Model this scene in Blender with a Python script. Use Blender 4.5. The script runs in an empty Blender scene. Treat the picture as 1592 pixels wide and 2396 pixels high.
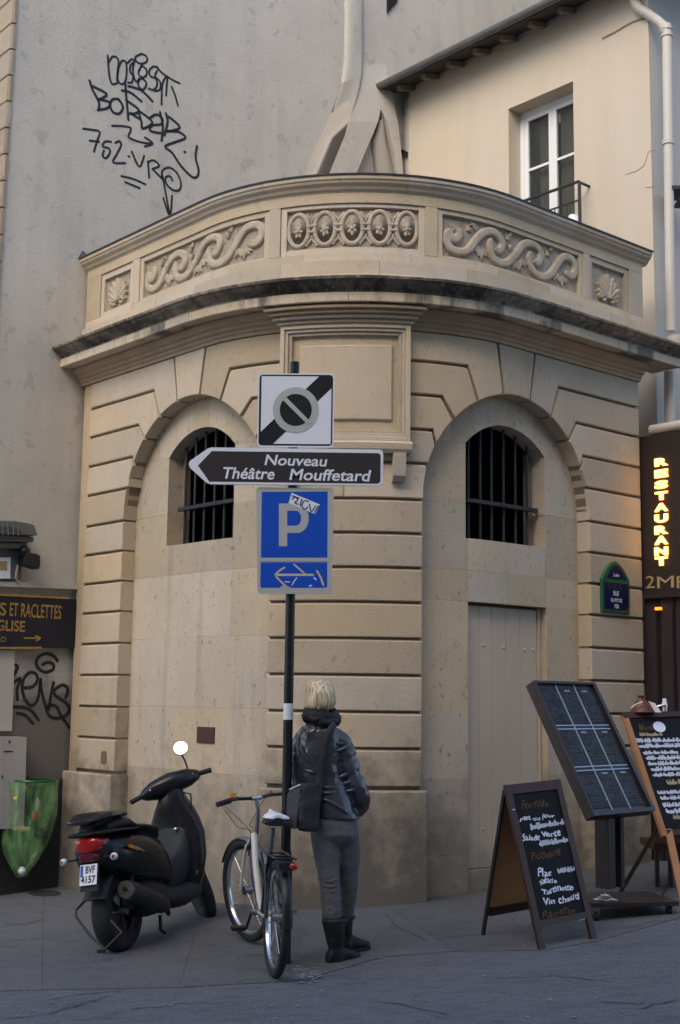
import bpy, bmesh, math, random
import numpy as np
from mathutils import Vector, Matrix, Euler
R_ = math.radians
rnd = random.Random(7)
scene = bpy.context.scene
COL = scene.collection

# ---------------------------------------------------------------- camera, sky, sun, exposure
PITCH = math.atan(436/3000); ROLL = 0.0133; CAMH = 1.53
_F = np.array([0, math.cos(PITCH), math.sin(PITCH)]); _U = np.array([0, -math.sin(PITCH), math.cos(PITCH)]); _R = np.array([1., 0, 0])
CR = _R*math.cos(ROLL)+_U*math.sin(ROLL); CU = _U*math.cos(ROLL)-_R*math.sin(ROLL); CF = _F
cam = bpy.data.cameras.new('camera'); camo = bpy.data.objects.new('camera', cam); COL.objects.link(camo)
cam.sensor_fit = 'VERTICAL'; cam.sensor_height = 36; cam.lens = 3000/2396*36; cam.clip_start = .1; cam.clip_end = 500
m = Matrix.Identity(4)
for i, c in enumerate((CR, CU, -CF)):
    for j in range(3): m[j][i] = c[j]
m[2][3] = CAMH
camo.matrix_world = m
scene.camera = camo
world = bpy.data.worlds.new('World'); scene.world = world; world.use_nodes = True
wn = world.node_tree.nodes; wl = world.node_tree.links
bg = wn['Background']; sky = wn.new('ShaderNodeTexSky'); sky.sky_type = 'NISHITA'; sky.sun_disc = False
SUN_EL, SUN_AZ = R_(40), R_(-156)      # azimuth measured clockwise from +Y
sky.sun_elevation = SUN_EL; sky.sun_rotation = SUN_AZ; sky.air_density = 1.0; sky.dust_density = 2.2; sky.ozone_density = .8
wl.new(sky.outputs[0], bg.inputs[0]); bg.inputs[1].default_value = .15
sl = bpy.data.lights.new('sun', 'SUN'); sl.energy = .72; sl.angle = R_(50); sl.color = (1, .86, .66)
so = bpy.data.objects.new('sun', sl); COL.objects.link(so)
sd = Vector((math.sin(SUN_AZ)*math.cos(SUN_EL), math.cos(SUN_AZ)*math.cos(SUN_EL), math.sin(SUN_EL)))
so.rotation_euler = (-sd).to_track_quat('-Z', 'Y').to_euler(); so.location = sd*60
scene.view_settings.view_transform = 'Standard'; scene.view_settings.look = 'None'
scene.view_settings.exposure = 1.0; scene.view_settings.gamma = 1; scene.view_settings.use_curve_mapping = False

# ---------------------------------------------------------------- measuring helpers
def ray(x, y):
    d = CF*3000+CR*(x-796)-CU*(y-1198); return d/np.linalg.norm(d)
CAMP = np.array([0, 0, CAMH])
def at(x, y, Y):
    d = ray(x, y); return CAMP+d*(Y/d[1])
def onplane(x, y, p0, n):
    d = ray(x, y); return CAMP+d*(np.dot(np.array(p0)-CAMP, n)/np.dot(d, n))
GS = .0665; GX = .3
def gz(x): return GS*(min(max(x, -6), 6)-GX)
def G(x, y):
    d = ray(x, y); t = (CAMH+GS*GX)/(GS*d[0]-d[2]); return t*d+CAMP
# plan of the rounded corner: straight wing, arc, straight wing
AL, AR, RR, PCX, PCY = .841, .711, 1.826, .1964, 11.711
def W(s, off, z):
    if s < -RR*AL: t = -AL; e = s+RR*AL
    elif s > RR*AR: t = AR; e = s-RR*AR
    else: t = s/RR; e = 0
    return (PCX+math.sin(t)*(RR+off)+math.cos(t)*e, PCY-math.cos(t)*(RR+off)+math.sin(t)*e, z)
_ss = np.linspace(-6, 6, 2401)
def U(x, y, off=0):
    d = ray(x, y); a = math.atan2(d[0], d[1])
    P = np.array([W(s, off, 0) for s in _ss]); az = np.arctan2(P[:, 0], P[:, 1]); c = []
    for i in np.where(np.diff(np.sign(az-a)) != 0)[0]:
        tt = (a-az[i])/(az[i+1]-az[i]); s = _ss[i]+tt*(_ss[i+1]-_ss[i]); Q = W(s, off, 0)
        c.append((math.hypot(Q[0], Q[1]), s))
    c.sort(); return c[0][1], CAMH+c[0][0]*d[2]/math.hypot(d[0], d[1])
DR = np.array([math.cos(AR), math.sin(AR), 0]); NR = np.array([math.sin(AR), -math.cos(AR), 0])   # right wing: along, outward
DL = np.array([-math.cos(AL), math.sin(AL), 0]); NL = np.array([-math.sin(AL), -math.cos(AL), 0])  # left wing: along, outward

# ---------------------------------------------------------------- materials
def lin(c): return tuple(((v/255)/12.92 if v/255 <= .04045 else ((v/255+.055)/1.055)**2.4) for v in c)
def mat(name, col, rough=.8, layers=(), bump=0, bscale=60, rand=0, metal=0, spec=.5, coat=0, emit=None, estr=0, alpha=1, trans=0, ior=1.45):
    """layers: (scale, lo, hi, colour, strength, stretch)"""
    mt = bpy.data.materials.new(name); mt.use_nodes = True; nt = mt.node_tree; N = nt.nodes; L = nt.links
    b = N['Principled BSDF']; b.inputs['Roughness'].default_value = rough; b.inputs['Metallic'].default_value = metal
    b.inputs['Specular IOR Level'].default_value = spec; b.inputs['Coat Weight'].default_value = coat
    b.inputs['Transmission Weight'].default_value = trans; b.inputs['IOR'].default_value = ior; b.inputs['Alpha'].default_value = alpha
    tc = N.new('ShaderNodeTexCoord'); cur = None
    rgb = N.new('ShaderNodeRGB'); rgb.outputs[0].default_value = (*col, 1); cur = rgb.outputs[0]
    for (sc, lo, hi, c2, st, stretch) in layers:
        mp = N.new('ShaderNodeMapping'); mp.inputs['Scale'].default_value = stretch
        L.new(tc.outputs['Object'], mp.inputs[0])
        no = N.new('ShaderNodeTexNoise'); no.inputs['Scale'].default_value = sc; no.inputs['Detail'].default_value = 6; no.inputs['Roughness'].default_value = .62
        L.new(mp.outputs[0], no.inputs['Vector'])
        mr = N.new('ShaderNodeMapRange'); mr.inputs[1].default_value = lo; mr.inputs[2].default_value = hi; mr.inputs[4].default_value = st
        L.new(no.outputs[0], mr.inputs[0])
        mx = N.new('ShaderNodeMix'); mx.data_type = 'RGBA'; L.new(mr.outputs[0], mx.inputs[0]); L.new(cur, mx.inputs[6]); mx.inputs[7].default_value = (*c2, 1)
        cur = mx.outputs[2]
    if rand:
        oi = N.new('ShaderNodeObjectInfo'); mr = N.new('ShaderNodeMapRange'); mr.inputs[3].default_value = 1-rand; mr.inputs[4].default_value = 1+rand*.7
        L.new(oi.outputs['Random'], mr.inputs[0]); hs = N.new('ShaderNodeHueSaturation'); L.new(mr.outputs[0], hs.inputs['Value']); L.new(cur, hs.inputs['Color'])
        ms = N.new('ShaderNodeMath'); ms.operation = 'MULTIPLY'; ms.inputs[1].default_value = 7.31; L.new(oi.outputs['Random'], ms.inputs[0])
        fr = N.new('ShaderNodeMath'); fr.operation = 'FRACT'; L.new(ms.outputs[0], fr.inputs[0])
        m2 = N.new('ShaderNodeMapRange'); m2.inputs[3].default_value = .8; m2.inputs[4].default_value = 1.15; L.new(fr.outputs[0], m2.inputs[0]); L.new(m2.outputs[0], hs.inputs['Saturation'])
        cur = hs.outputs[0]
    L.new(cur, b.inputs['Base Color'])
    if bump:
        no = N.new('ShaderNodeTexNoise'); no.inputs['Scale'].default_value = bscale; no.inputs['Detail'].default_value = 8; no.inputs['Roughness'].default_value = .65
        L.new(tc.outputs['Object'], no.inputs['Vector']); bp = N.new('ShaderNodeBump'); bp.inputs['Strength'].default_value = bump; bp.inputs['Distance'].default_value = .02
        L.new(no.outputs[0], bp.inputs['Height']); L.new(bp.outputs[0], b.inputs['Normal'])
    if emit: b.inputs['Emission Color'].default_value = (*emit, 1); b.inputs['Emission Strength'].default_value = estr
    mt['bsdf'] = 1
    return mt
def add_grime_shade(mt, z0, z1, col, st, nscale=3.0, lo=.35, hi=.65):
    """dirt splashed up from the pavement, plus street shade painted in near the ground: noise whose threshold falls off with height above z1"""
    nt = mt.node_tree; N = nt.nodes; L = nt.links; b = N['Principled BSDF']
    src = b.inputs['Base Color'].links[0].from_socket
    geo = N.new('ShaderNodeNewGeometry'); sp = N.new('ShaderNodeSeparateXYZ'); L.new(geo.outputs['Position'], sp.inputs[0])
    no = N.new('ShaderNodeTexNoise'); no.inputs['Scale'].default_value = nscale; no.inputs['Detail'].default_value = 7; no.inputs['Roughness'].default_value = .6; L.new(geo.outputs['Position'], no.inputs['Vector'])
    mr = N.new('ShaderNodeMapRange'); mr.inputs[1].default_value = z0; mr.inputs[2].default_value = z1; mr.inputs[3].default_value = .42; mr.inputs[4].default_value = -.35; L.new(sp.outputs[2], mr.inputs[0])
    ad = N.new('ShaderNodeMath'); ad.operation = 'ADD'; L.new(no.outputs[0], ad.inputs[0]); L.new(mr.outputs[0], ad.inputs[1])
    m2 = N.new('ShaderNodeMapRange'); m2.inputs[1].default_value = lo; m2.inputs[2].default_value = hi; m2.inputs[4].default_value = st; L.new(ad.outputs[0], m2.inputs[0])
    mx = N.new('ShaderNodeMix'); mx.data_type = 'RGBA'; L.new(m2.outputs[0], mx.inputs[0]); L.new(src, mx.inputs[6]); mx.inputs[7].default_value = (*col, 1)
    L.new(mx.outputs[2], b.inputs['Base Color'])
    return mt
V1 = (1, 1, 1); VS = (1, 1, .12)
MT = {}
MT['x'] = None
def stone(name, base, dirt=.5):
    return mat(name, base, .86, [(2.2, .35, .7, tuple(v*.80 for v in base), .6, V1), (9, .5, .78, (base[0]*1.02, base[1]*.9, base[2]*.74), .5, (1, 1, .35)),
                               (4, .56, .74, (.17, .155, .13), .42*dirt, VS), (24, .60, .70, (.20, .15, .10), .75*dirt, (1, 1, .6)), (60, .63, .70, (.10, .08, .06), .8*dirt, (1, 1, .7))], .3, 60, .15)
MT['stone'] = add_grime_shade(stone('limestone', (.575, .468, .335)), -.2, 1.7, (.15, .135, .115), .92, 4.0, .36, .72)
MT['infill'] = add_grime_shade(stone('limestone_infill', (.56, .465, .345), 1.0), -.2, 1.5, (.19, .165, .135), .7, 4.0, .38, .74)
MT['stone_up'] = stone('limestone_parapet', (.58, .485, .36), .45)
MT['corona'] = mat('corona_stone', (.60, .50, .37), .86, [(2.1, .52, .60, (.09, .085, .08), .85, (1, 1, .25)), (9, .5, .7, (.42, .34, .24), .6, V1), (25, .6, .7, (.12, .1, .08), .5, VS)], .25, 60, .12)
MT['carved'] = mat('carved_limestone', (.53, .45, .345), .85, [(14, .45, .7, (.30, .25, .19), .5, V1), (5, .5, .7, (.2, .18, .15), .35, V1)], .35, 90)
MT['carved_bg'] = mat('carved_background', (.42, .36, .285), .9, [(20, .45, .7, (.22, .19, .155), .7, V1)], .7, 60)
MT['black_stone'] = mat('weathered_cornice', (.44, .37, .28), .9, [(2.2, .40, .60, (.06, .055, .048), .85, (1, 1, .6)), (13, .46, .62, (.06, .055, .05), .6, (1, 1, .4)), (26, .56, .66, (.52, .47, .39), .55, VS)], .6, 50, .3)
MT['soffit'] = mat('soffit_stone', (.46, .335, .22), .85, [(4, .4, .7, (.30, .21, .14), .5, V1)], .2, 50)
MT['joint'] = mat('mortar', (.24, .19, .14), .95, [(12, .4, .7, (.12, .10, .08), .6, V1)], .2, 60)
MT['lead'] = mat('lead_flashing', (.045, .05, .058), .5, [(8, .4, .7, (.09, .1, .11), .5, V1)], .1, 30)
MT['render'] = mat('grey_render', (.54, .51, .45), .92, [(.35, .35, .7, (.62, .585, .52), .8, V1), (1.6, .42, .7, (.43, .415, .385), .45, V1), (3, .5, .72, (.40, .385, .355), .5, (1, 1, .15)), (.9, .55, .62, (.57, .54, .48), .35, V1), (5, .60, .64, (.36, .345, .325), .5, V1), (24, .6, .75, (.25, .24, .22), .45, V1)], .35, 45)
add_grime_shade(MT['render'], .9, 2.6, (.115, .108, .098), .85, 2.2)
MT['render_pale'] = mat('pale_render', (.53, .50, .45), .92, [(1.3, .4, .7, (.48, .46, .43), .6, V1)], .25, 40)  # paler render of the ledge, pad, corner return and street front
MT['cream'] = mat('cream_render', (.60, .515, .41), .88, [(.8, .35, .7, (.62, .55, .46), .7, V1), (2.5, .5, .75, (.5, .42, .32), .35, VS)], .12, 60)
MT['asphalt'] = mat('asphalt', (.135, .139, .158), .80, [(1.3, .35, .7, (.17, .172, .187), .8, (1, 2.2, 1)), (7, .45, .62, (.095, .097, .108), .7, (.8, 3.5, 1)), (55, .52, .62, (.23, .235, .25), .5, V1), (80, .55, .63, (.07, .072, .08), .6, V1), (2.1, .58, .66, (.08, .074, .072), .5, (1, 2.5, 1)), (26, .60, .66, (.06, .06, .065), .6, (.6, 3, 1))], .9, 42)
MT['pave'] = mat('pavement', (.135, .134, .138), .82, [(1.7, .35, .65, (.098, .098, .102), .8, (1, 2, 1)), (9, .48, .64, (.135, .132, .130), .6, (1, 2, 1)), (22, .5, .66, (.09, .089, .09), .5, V1), (48, .52, .62, (.20, .197, .195), .5, V1), (75, .55, .63, (.07, .07, .07), .55, V1), (3.5, .58, .64, (.085, .083, .082), .5, (1, 2, 1))], .5, 60, .06)
MT['darkpaint'] = mat('black_plinth_paint', (.022, .023, .025), .62, [(2, .45, .7, (.06, .062, .064), .7, VS), (9, .5, .7, (.035, .035, .036), .6, V1)], .25, 40)
MT['doorpaint'] = add_grime_shade(mat('door_paint', (.58, .475, .365), .7, [(1.5, .4, .7, (.51, .41, .31), .6, VS), (30, .62, .7, (.2, .17, .14), .4, V1)], .08, 40), -.1, .7, (.2, .175, .15), .5)
MT['iron'] = mat('wrought_iron', (.03, .034, .038), .5, [(20, .45, .7, (.055, .06, .065), .5, V1)], .15, 50, 0, .3)
MT['void'] = mat('dark_interior', (.012, .012, .013), .9)
MT['zinc'] = mat('zinc', (.12, .125, .135), .5, [(5, .4, .7, (.18, .19, .2), .6, V1)], .1, 30, 0, .4)
MT['pipe'] = mat('painted_pipe', (.60, .56, .5), .5, [(4, .45, .7, (.48, .44, .39), .5, VS)], .05, 30)
MT['winwhite'] = mat('white_window_paint', (.80, .82, .85), .4)
MT['glass'] = mat('window_glass', (.03, .032, .03), .04, spec=.8, coat=.3, alpha=.4)
MT['curtain'] = mat('curtain', (.42, .42, .36), .9, [(2, .4, .7, (.3, .3, .27), .5, (14, 14, .3))])
MT['wood_dark'] = mat('dark_eave_wood', (.045, .04, .037), .8, [(6, .4, .7, (.08, .07, .06), .5, V1)], .2, 40)
MT['black'] = mat('black_paint', (.012, .012, .013), .38, [(20, .5, .7, (.03, .03, .03), .4, V1)], .05, 60)
MT['black_matt'] = mat('black_plastic', (.014, .014, .016), .55, [(30, .5, .7, (.028, .028, .03), .5, V1)], .15, 120)
MT['rubber'] = mat('rubber', (.022, .022, .024), .8, [(15, .45, .7, (.045, .044, .043), .5, V1)], .3, 80)
MT['chrome'] = mat('polished_metal', (.72, .72, .74), .22, metal=1)
MT['steel'] = mat('dull_steel', (.35, .35, .36), .42, metal=1)
MT['signwhite'] = mat('sign_white', (.84, .86, .92), .35, [(3, .5, .8, (.68, .69, .72), .5, V1)])
MT['signgrey'] = mat('sign_grey', (.50, .50, .485), .45, [(5, .5, .8, (.42, .42, .41), .5, V1)])
MT['signblack'] = mat('sign_black', (.018, .018, .021), .35)
MT['signbrown'] = mat('sign_brown', (.042, .034, .036), .4, [(4, .4, .7, (.03, .026, .028), .5, V1)])
MT['signblue'] = mat('sign_blue', (.010, .085, .55), .3, [(2, .4, .7, (.012, .10, .6), .5, V1)])
MT['graffiti'] = mat('spray_paint', (.016, .018, .024), .6)

# ---------------------------------------------------------------- mesh builder
ORG = {}
class MB:
    def __init__(s): s.v = []; s.f = []
    def add(s, vs, fs):
        n = len(s.v); s.v += [tuple(map(float, v)) for v in vs]; s.f += [tuple(i+n for i in f) for f in fs]; return s
    def box(s, c, size, rz=0, M=None):
        x, y, z = [q/2 for q in size]; vs = []
        for i in (-1, 1):
            for j in (-1, 1):
                for k in (-1, 1):
                    v = Vector((i*x, j*y, k*z))
                    if rz: v = Matrix.Rotation(rz, 3, 'Z')@v
                    if M is not None: v = M@v
                    vs.append((v[0]+c[0], v[1]+c[1], v[2]+c[2]))
        return s.add(vs, [(0, 1, 3, 2), (4, 6, 7, 5), (0, 4, 5, 1), (2, 3, 7, 6), (0, 2, 6, 4), (1, 5, 7, 3)])
    def beam(s, a, b, w, h, up=(0, 0, 1)):
        """rectangular bar from a to b: w across, h along up"""
        a = Vector(a); b = Vector(b); d = (b-a).normalized(); u = Vector(up); x = d.cross(u).normalized(); u = x.cross(d).normalized()
        vs = [p+x*i*w/2+u*j*h/2 for p in (a, b) for i, j in ((-1, -1), (1, -1), (1, 1), (-1, 1))]
        return s.add(vs, [(0, 1, 2, 3), (7, 6, 5, 4), (0, 4, 5, 1), (1, 5, 6, 2), (2, 6, 7, 3), (3, 7, 4, 0)])
    def tube(s, pts, r, n=10, closed=False, flat=None, caps=True):
        """round tube through points; r number or list; flat=(vec, factor) squashes the section along vec"""
        P = [Vector(p) for p in pts]; m_ = len(P); rs = r if isinstance(r, (list, tuple)) else [r]*m_; vs = []; up = None
        for i, p in enumerate(P):
            if closed: t = (P[(i+1) % m_]-P[i-1])
            else: t = P[min(i+1, m_-1)]-P[max(i-1, 0)]
            t = t.normalized() if t.length > 1e-9 else Vector((0, 0, 1))
            if up is None: up = t.orthogonal().normalized()
            up = (up-t*up.dot(t)); up = up.normalized() if up.length > 1e-6 else t.orthogonal().normalized()
            x = t.cross(up)
            for k in range(n):
                a = 2*math.pi*k/n; o = up*math.cos(a)*rs[i]+x*math.sin(a)*rs[i]
                if flat: fv = Vector(flat[0]); o = o-fv*o.dot(fv)*(1-flat[1])
                vs.append(p+o)
        fs = []
        for i in range(m_ if closed else m_-1):
            for k in range(n):
                a = i*n+k; b = i*n+(k+1) % n; j = (i+1) % m_; fs.append((a, b, j*n+(k+1) % n, j*n+k))
        if not closed and caps: fs += [tuple(range(n))[::-1], tuple((m_-1)*n+k for k in range(n))]
        return s.add(vs, fs)
    def ring(s, secs, cap=True, closed=False):
        """loft through sections (lists of points of equal length)"""
        n = len(secs[0]); vs = [p for q in secs for p in q]; fs = []; m_ = len(secs)
        for i in range(m_ if closed else m_-1):
            j = (i+1) % m_
            for k in range(n): fs.append((i*n+k, i*n+(k+1) % n, j*n+(k+1) % n, j*n+k))
        if cap and not closed: fs += [tuple(range(n))[::-1], tuple((m_-1)*n+k for k in range(n))]
        return s.add(vs, fs)
    def ell(s, c, r, M=None, nu=14, nv=9):
        vs = []; c = Vector(c)
        for i in range(1, nv):
            th = math.pi*i/nv
            for k in range(nu):
                a = 2*math.pi*k/nu; v = Vector((r[0]*math.sin(th)*math.cos(a), r[1]*math.sin(th)*math.sin(a), r[2]*math.cos(th)))
                vs.append(c+(M@v if M is not None else v))
        for q in ((0, 0, r[2]), (0, 0, -r[2])):
            v = Vector(q); vs.append(c+(M@v if M is not None else v))
        fs = []; t = len(vs)-2; b = t+1
        for i in range(nv-2):
            for k in range(nu): fs.append((i*nu+k, (i+1)*nu+k, (i+1)*nu+(k+1) % nu, i*nu+(k+1) % nu))
        for k in range(nu): fs.append((t, k, (k+1) % nu)); fs.append((b, (nv-2)*nu+(k+1) % nu, (nv-2)*nu+k))
        return s.add(vs, fs)
    def poly(s, pts, d):
        """flat polygon extruded by vector d"""
        n = len(pts); d = Vector(d); P = [Vector(p) for p in pts]
        return s.add(P+[p+d for p in P], [tuple(range(n))[::-1], tuple(range(n, 2*n))]+[(i, (i+1) % n, n+(i+1) % n, n+i) for i in range(n)])
    def build(s, name, mt, parent=None, smooth=False, mods=None, sub=0, bevel=0, solo=None):
        org = ORG.get(parent.name, Vector((0, 0, 0))) if parent else Vector((0, 0, 0))
        if solo is not None: org = Vector(solo)
        me = bpy.data.meshes.new(name); me.from_pydata([Vector(v)-org for v in s.v], [], s.f)
        b = bmesh.new(); b.from_mesh(me); bmesh.ops.recalc_face_normals(b, faces=b.faces); b.to_mesh(me); b.free()
        if smooth:
            for p in me.polygons: p.use_smooth = True
            if smooth != 2: me.set_sharp_from_angle(angle=R_(40))
        o = bpy.data.objects.new(name, me); COL.objects.link(o); me.materials.append(MT[mt] if isinstance(mt, str) else mt)
        if parent: o.parent = parent; ORG[o.name] = org
        elif solo is not None: o.location = org; ORG[o.name] = org
        if bevel: q = o.modifiers.new('bevel', 'BEVEL'); q.width = bevel; q.segments = 2; q.limit_method = 'ANGLE'
        if sub: q = o.modifiers.new('sub', 'SUBSURF'); q.levels = q.render_levels = sub
        return o
def thing(name, label, cat, loc, group=None):
    o = bpy.data.objects.new(name, None); COL.objects.link(o); o.location = loc; o.empty_display_size = .1
    ORG[o.name] = Vector(loc); o['label'] = label; o['category'] = cat
    if group: o['group'] = group
    return o
def tag(o, label, cat, group=None):
    o['label'] = label; o['category'] = cat
    if group: o['group'] = group
    return o
def struct(o): o['kind'] = 'structure'; return o

# slab on the curved wall: region between bot(s) and top(s)
def fn(v): return v if callable(v) else (lambda s: v)
def srange(s0, s1, extra=(), ds=.075):
    k = max(1, int(math.ceil((s1-s0)/ds))); L = [s0+(s1-s0)*i/k for i in range(k+1)]+[e for e in extra if s0 < e < s1]
    L = sorted(L); out = [L[0]]
    for v in L[1:]:
        if v-out[-1] > 1e-4: out.append(v)
    return out
def slab(mb, s0, s1, bot, top, ob, of, c=.006, extra=(), ds=.075, ct=None):
    bot = fn(bot); top = fn(top); S = srange(s0, s1, list(extra)+([s0+c, s1-c] if c else []), ds); secs = []
    for s in S:
        b = bot(s); t = max(top(s), b+1e-4); cc = min(c, (t-b)/2.01); f = of-(c if (c and (s == S[0] or s == S[-1])) else 0)
        if c and ct: prof = [(ob, b), (of-c, b), (f, b+cc), (f, max(b+cc, t-ct[0])), (of-ct[1], t), (ob, t)]
        elif c: prof = [(ob, b), (of-c, b), (f, b+cc), (f, t-cc), (of-c, t), (ob, t)]
        else: prof = [(ob, b), (of, b), (of, t), (ob, t)]
        secs.append([W(s, o, z) for o, z in prof])
    mb.ring(secs); return mb
def moulding(mb, prof, s0, s1, c=0, ds=.075):
    mb.ring([[W(s, o, z) for o, z in prof] for s in srange(s0, s1, (), ds)]); return mb
# ================================================================ GROUND
def sheet(name, mt, xs, ys, dz=0, kind='structure'):
    vs = [(x, y, gz(x)+dz) for y in ys for x in xs]; n = len(xs)
    o = MB().add(vs, [(j*n+i, j*n+i+1, (j+1)*n+i+1, (j+1)*n+i) for j in range(len(ys)-1) for i in range(n-1)]).build(name, mt); o['kind'] = kind; return o
sheet('road', 'asphalt', [-120, -40, -6, -3, 0, 3, 6, 40, 120], [-90, -20, 0, 4, 6, 8, 10, 14, 40, 160])
def slabg(name, px, mt, h=.005, shrink=.0035, parent=None):
    P = [Vector(G(*p)) for p in px]; c = sum(P, Vector())/len(P)
    Q = [c+(p-c)*(1-shrink/max(.2, (p-c).length)*1.4) for p in P]
    b = MB().poly([(q.x, q.y, gz(q.x)-.05) for q in Q], (0, 0, .05+h)); o = b.build(name, mt, parent); return o
pav = bpy.data.objects.new('pavement', None); COL.objects.link(pav); pav['kind'] = 'structure'; pav.location = (0, 9, 0); ORG['pavement'] = Vector((0, 9, 0))
E_ = [(-500, 2334), (99, 2318), (420, 2312), (700, 2296), (900, 2240), (1065, 2227), (1271, 2225), (1399, 2203), (1592, 2148), (1950, 2062)]
I_ = [(-500, 2040), (103, 2040), (500, 2040), (700, 2065), (872, 2100), (1100, 2050), (1300, 2010), (1500, 1985), (1950, 1930)]
for q in ([E_[0], E_[1], I_[1], I_[0]], [E_[1], E_[2], I_[2], I_[1]], [E_[2], E_[3], I_[3], I_[2]], [E_[3], E_[4], E_[5], I_[4], I_[3]],
          [E_[5], E_[6], I_[5], I_[4]], [E_[6], E_[7], I_[6], I_[5]], [E_[7], E_[8], I_[7], I_[6]], [E_[8], E_[9], I_[8], I_[7]]):
    slabg('paving_slab', q, 'pave', parent=pav)
# cracks and small joints in the surface
def crack(px, w, name='crack', mt='joint', parent=None, dz=.0062, jit=.01, seed=1):
    r = random.Random(seed); P = [Vector(G(*p)) for p in px]; Q = []
    for a, b in zip(P[:-1], P[1:]):
        k = max(2, int((b-a).length/.05))
        for i in range(k): Q.append(a.lerp(b, i/k)+Vector((r.uniform(-jit, jit), r.uniform(-jit, jit)*2, 0)))
    Q.append(P[-1]); vs = []; n = len(Q)
    for i, q in enumerate(Q):
        d = (Q[min(i+1, n-1)]-Q[max(i-1, 0)]).normalized(); x = Vector((-d.y, d.x, 0))*w*r.uniform(.25, .75)*(1 if 0 < i < n-1 else .1)
        for e in (q-x, q+x): vs.append((e.x, e.y, gz(e.x)+dz))
    return MB().add(vs, [(2*i, 2*i+2, 2*i+3, 2*i+1) for i in range(n-1)]).build(name, mt, parent)
MT['crackdark'] = mat('crack_dark', (.025, .023, .022), .95)
for i, c in enumerate(([(110, 2150), (70, 2162), (0, 2168)], [(100, 2118), (160, 2126), (230, 2122)], [(900, 2140), (930, 2170), (1000, 2205)],
          [(1000, 2200), (1090, 2192), (1120, 2188)], [(560, 2265), (600, 2270), (640, 2266)], [(1460, 2175), (1520, 2160), (1592, 2152)])):
    crack(c, .006, mt='crackdark', parent=pav, seed=i+3)
rd = bpy.data.objects['road']
for i, c in enumerate(([(1380, 2350), (1430, 2347), (1500, 2352), (1512, 2345)], [(870, 2345), (930, 2350), (1060, 2376)], [(0, 2388), (120, 2372), (260, 2330)], [(1000, 2378), (1065, 2384)],
                       [(100, 2345), (180, 2330), (300, 2318)], [(1480, 2365), (1592, 2340)], [(300, 2365), (420, 2350), (560, 2347)], [(1150, 2290), (1300, 2285), (1440, 2300)])):
    crack(c, .007, mt='crackdark', parent=rd, dz=.004, seed=i+20)
# pale paint splash beside the post foot and bits of litter
MT['splash'] = mat('pale_splash', (.36, .345, .33), .9, [(30, .4, .6, (.12, .115, .115), 1, V1)])
spl = MB(); r = random.Random(5)
for k in range(60):
    a = r.gauss(0, 1); b_ = r.gauss(0, 1); p = G(715+a*22, 2281+b_*9+a*2); w = r.uniform(.004, .02)
    ph = r.uniform(0, 3); n = 7; spl.add([(p[0]+math.cos(ph+i*2*math.pi/n)*w*r.uniform(.6, 1.5), p[1]+math.sin(ph+i*2*math.pi/n)*w*r.uniform(.6, 2), gz(p[0])+.0060+k*.00002) for i in range(n)], [tuple(range(n))])
o = spl.build('splash_marks', 'splash'); tag(o, 'pale splash of dried paint on the pavement beside the post foot', 'stain')

# ================================================================ FOUNTAIN BUILDING
SL, SRt = -3.48, 3.06
fb = thing('fountain_building', 'rounded low limestone corner building with banded piers, two barred arched windows and carved parapet', 'building', W(0, 0, 0))
ZJ = [.875, 1.165, 1.44, 1.72, 2.0, 2.28, 2.55, 2.82, 3.09, 3.38]
GAP = .018
BAYS = [(-1.74, .955, -3.34, -.17), (1.39, .933, -.165, SRt)]
ZC = 3.10
def arch(c, r):
    return lambda s: ZC+math.sqrt(max(0, r*r-(s-c)**2))
# mortar core behind the banded stones
k_ = MB()
for a, b in ((SL+.02, -2.705), (-.765, .45), (2.33, SRt-.01)): slab(k_, a, b, -.4, ZC, -.5, -.032, 0)
slab(k_, SL+.02, SRt-.01, 4.07, 4.44, -.5, -.3, 0)
for c, r, a, b in BAYS:
    slab(k_, max(a, SL+.02), min(b, SRt-.01), lambda s: max(3.10, arch(c, r)(s)+.004), 4.438, -.3, -.032, 0, extra=[c-r, c+r]+[c+r*math.cos(t) for t in np.linspace(.1, 3.04, 14)])
k_.build('mortar_bed', 'joint', fb)
# plain strip at the left end
slab(MB(), SL, -3.345, -.4, 4.44, -.3, -.012, .004).build('corner_strip', 'stone', fb)
# plinth stones
for a, b, o in ((-.80, .492, .05), (SL-.02, -2.68, .045), (2.31, SRt+.01, .04)):
    slab(MB(), a, b, -.45, .845, -.3, o, .012).build('plinth_stone', 'stone', fb)
# banded stones of the piers
for a, b in ((-3.34, -2.70), (-.775, .457), (2.323, SRt)):
    for i in range(len(ZJ)-2):
        slab(MB(), a, b, ZJ[i]+.0, ZJ[i+1]-GAP, -.3, 0, .006, ct=(.016, .026)).build('stone_block', 'stone', fb)
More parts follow.
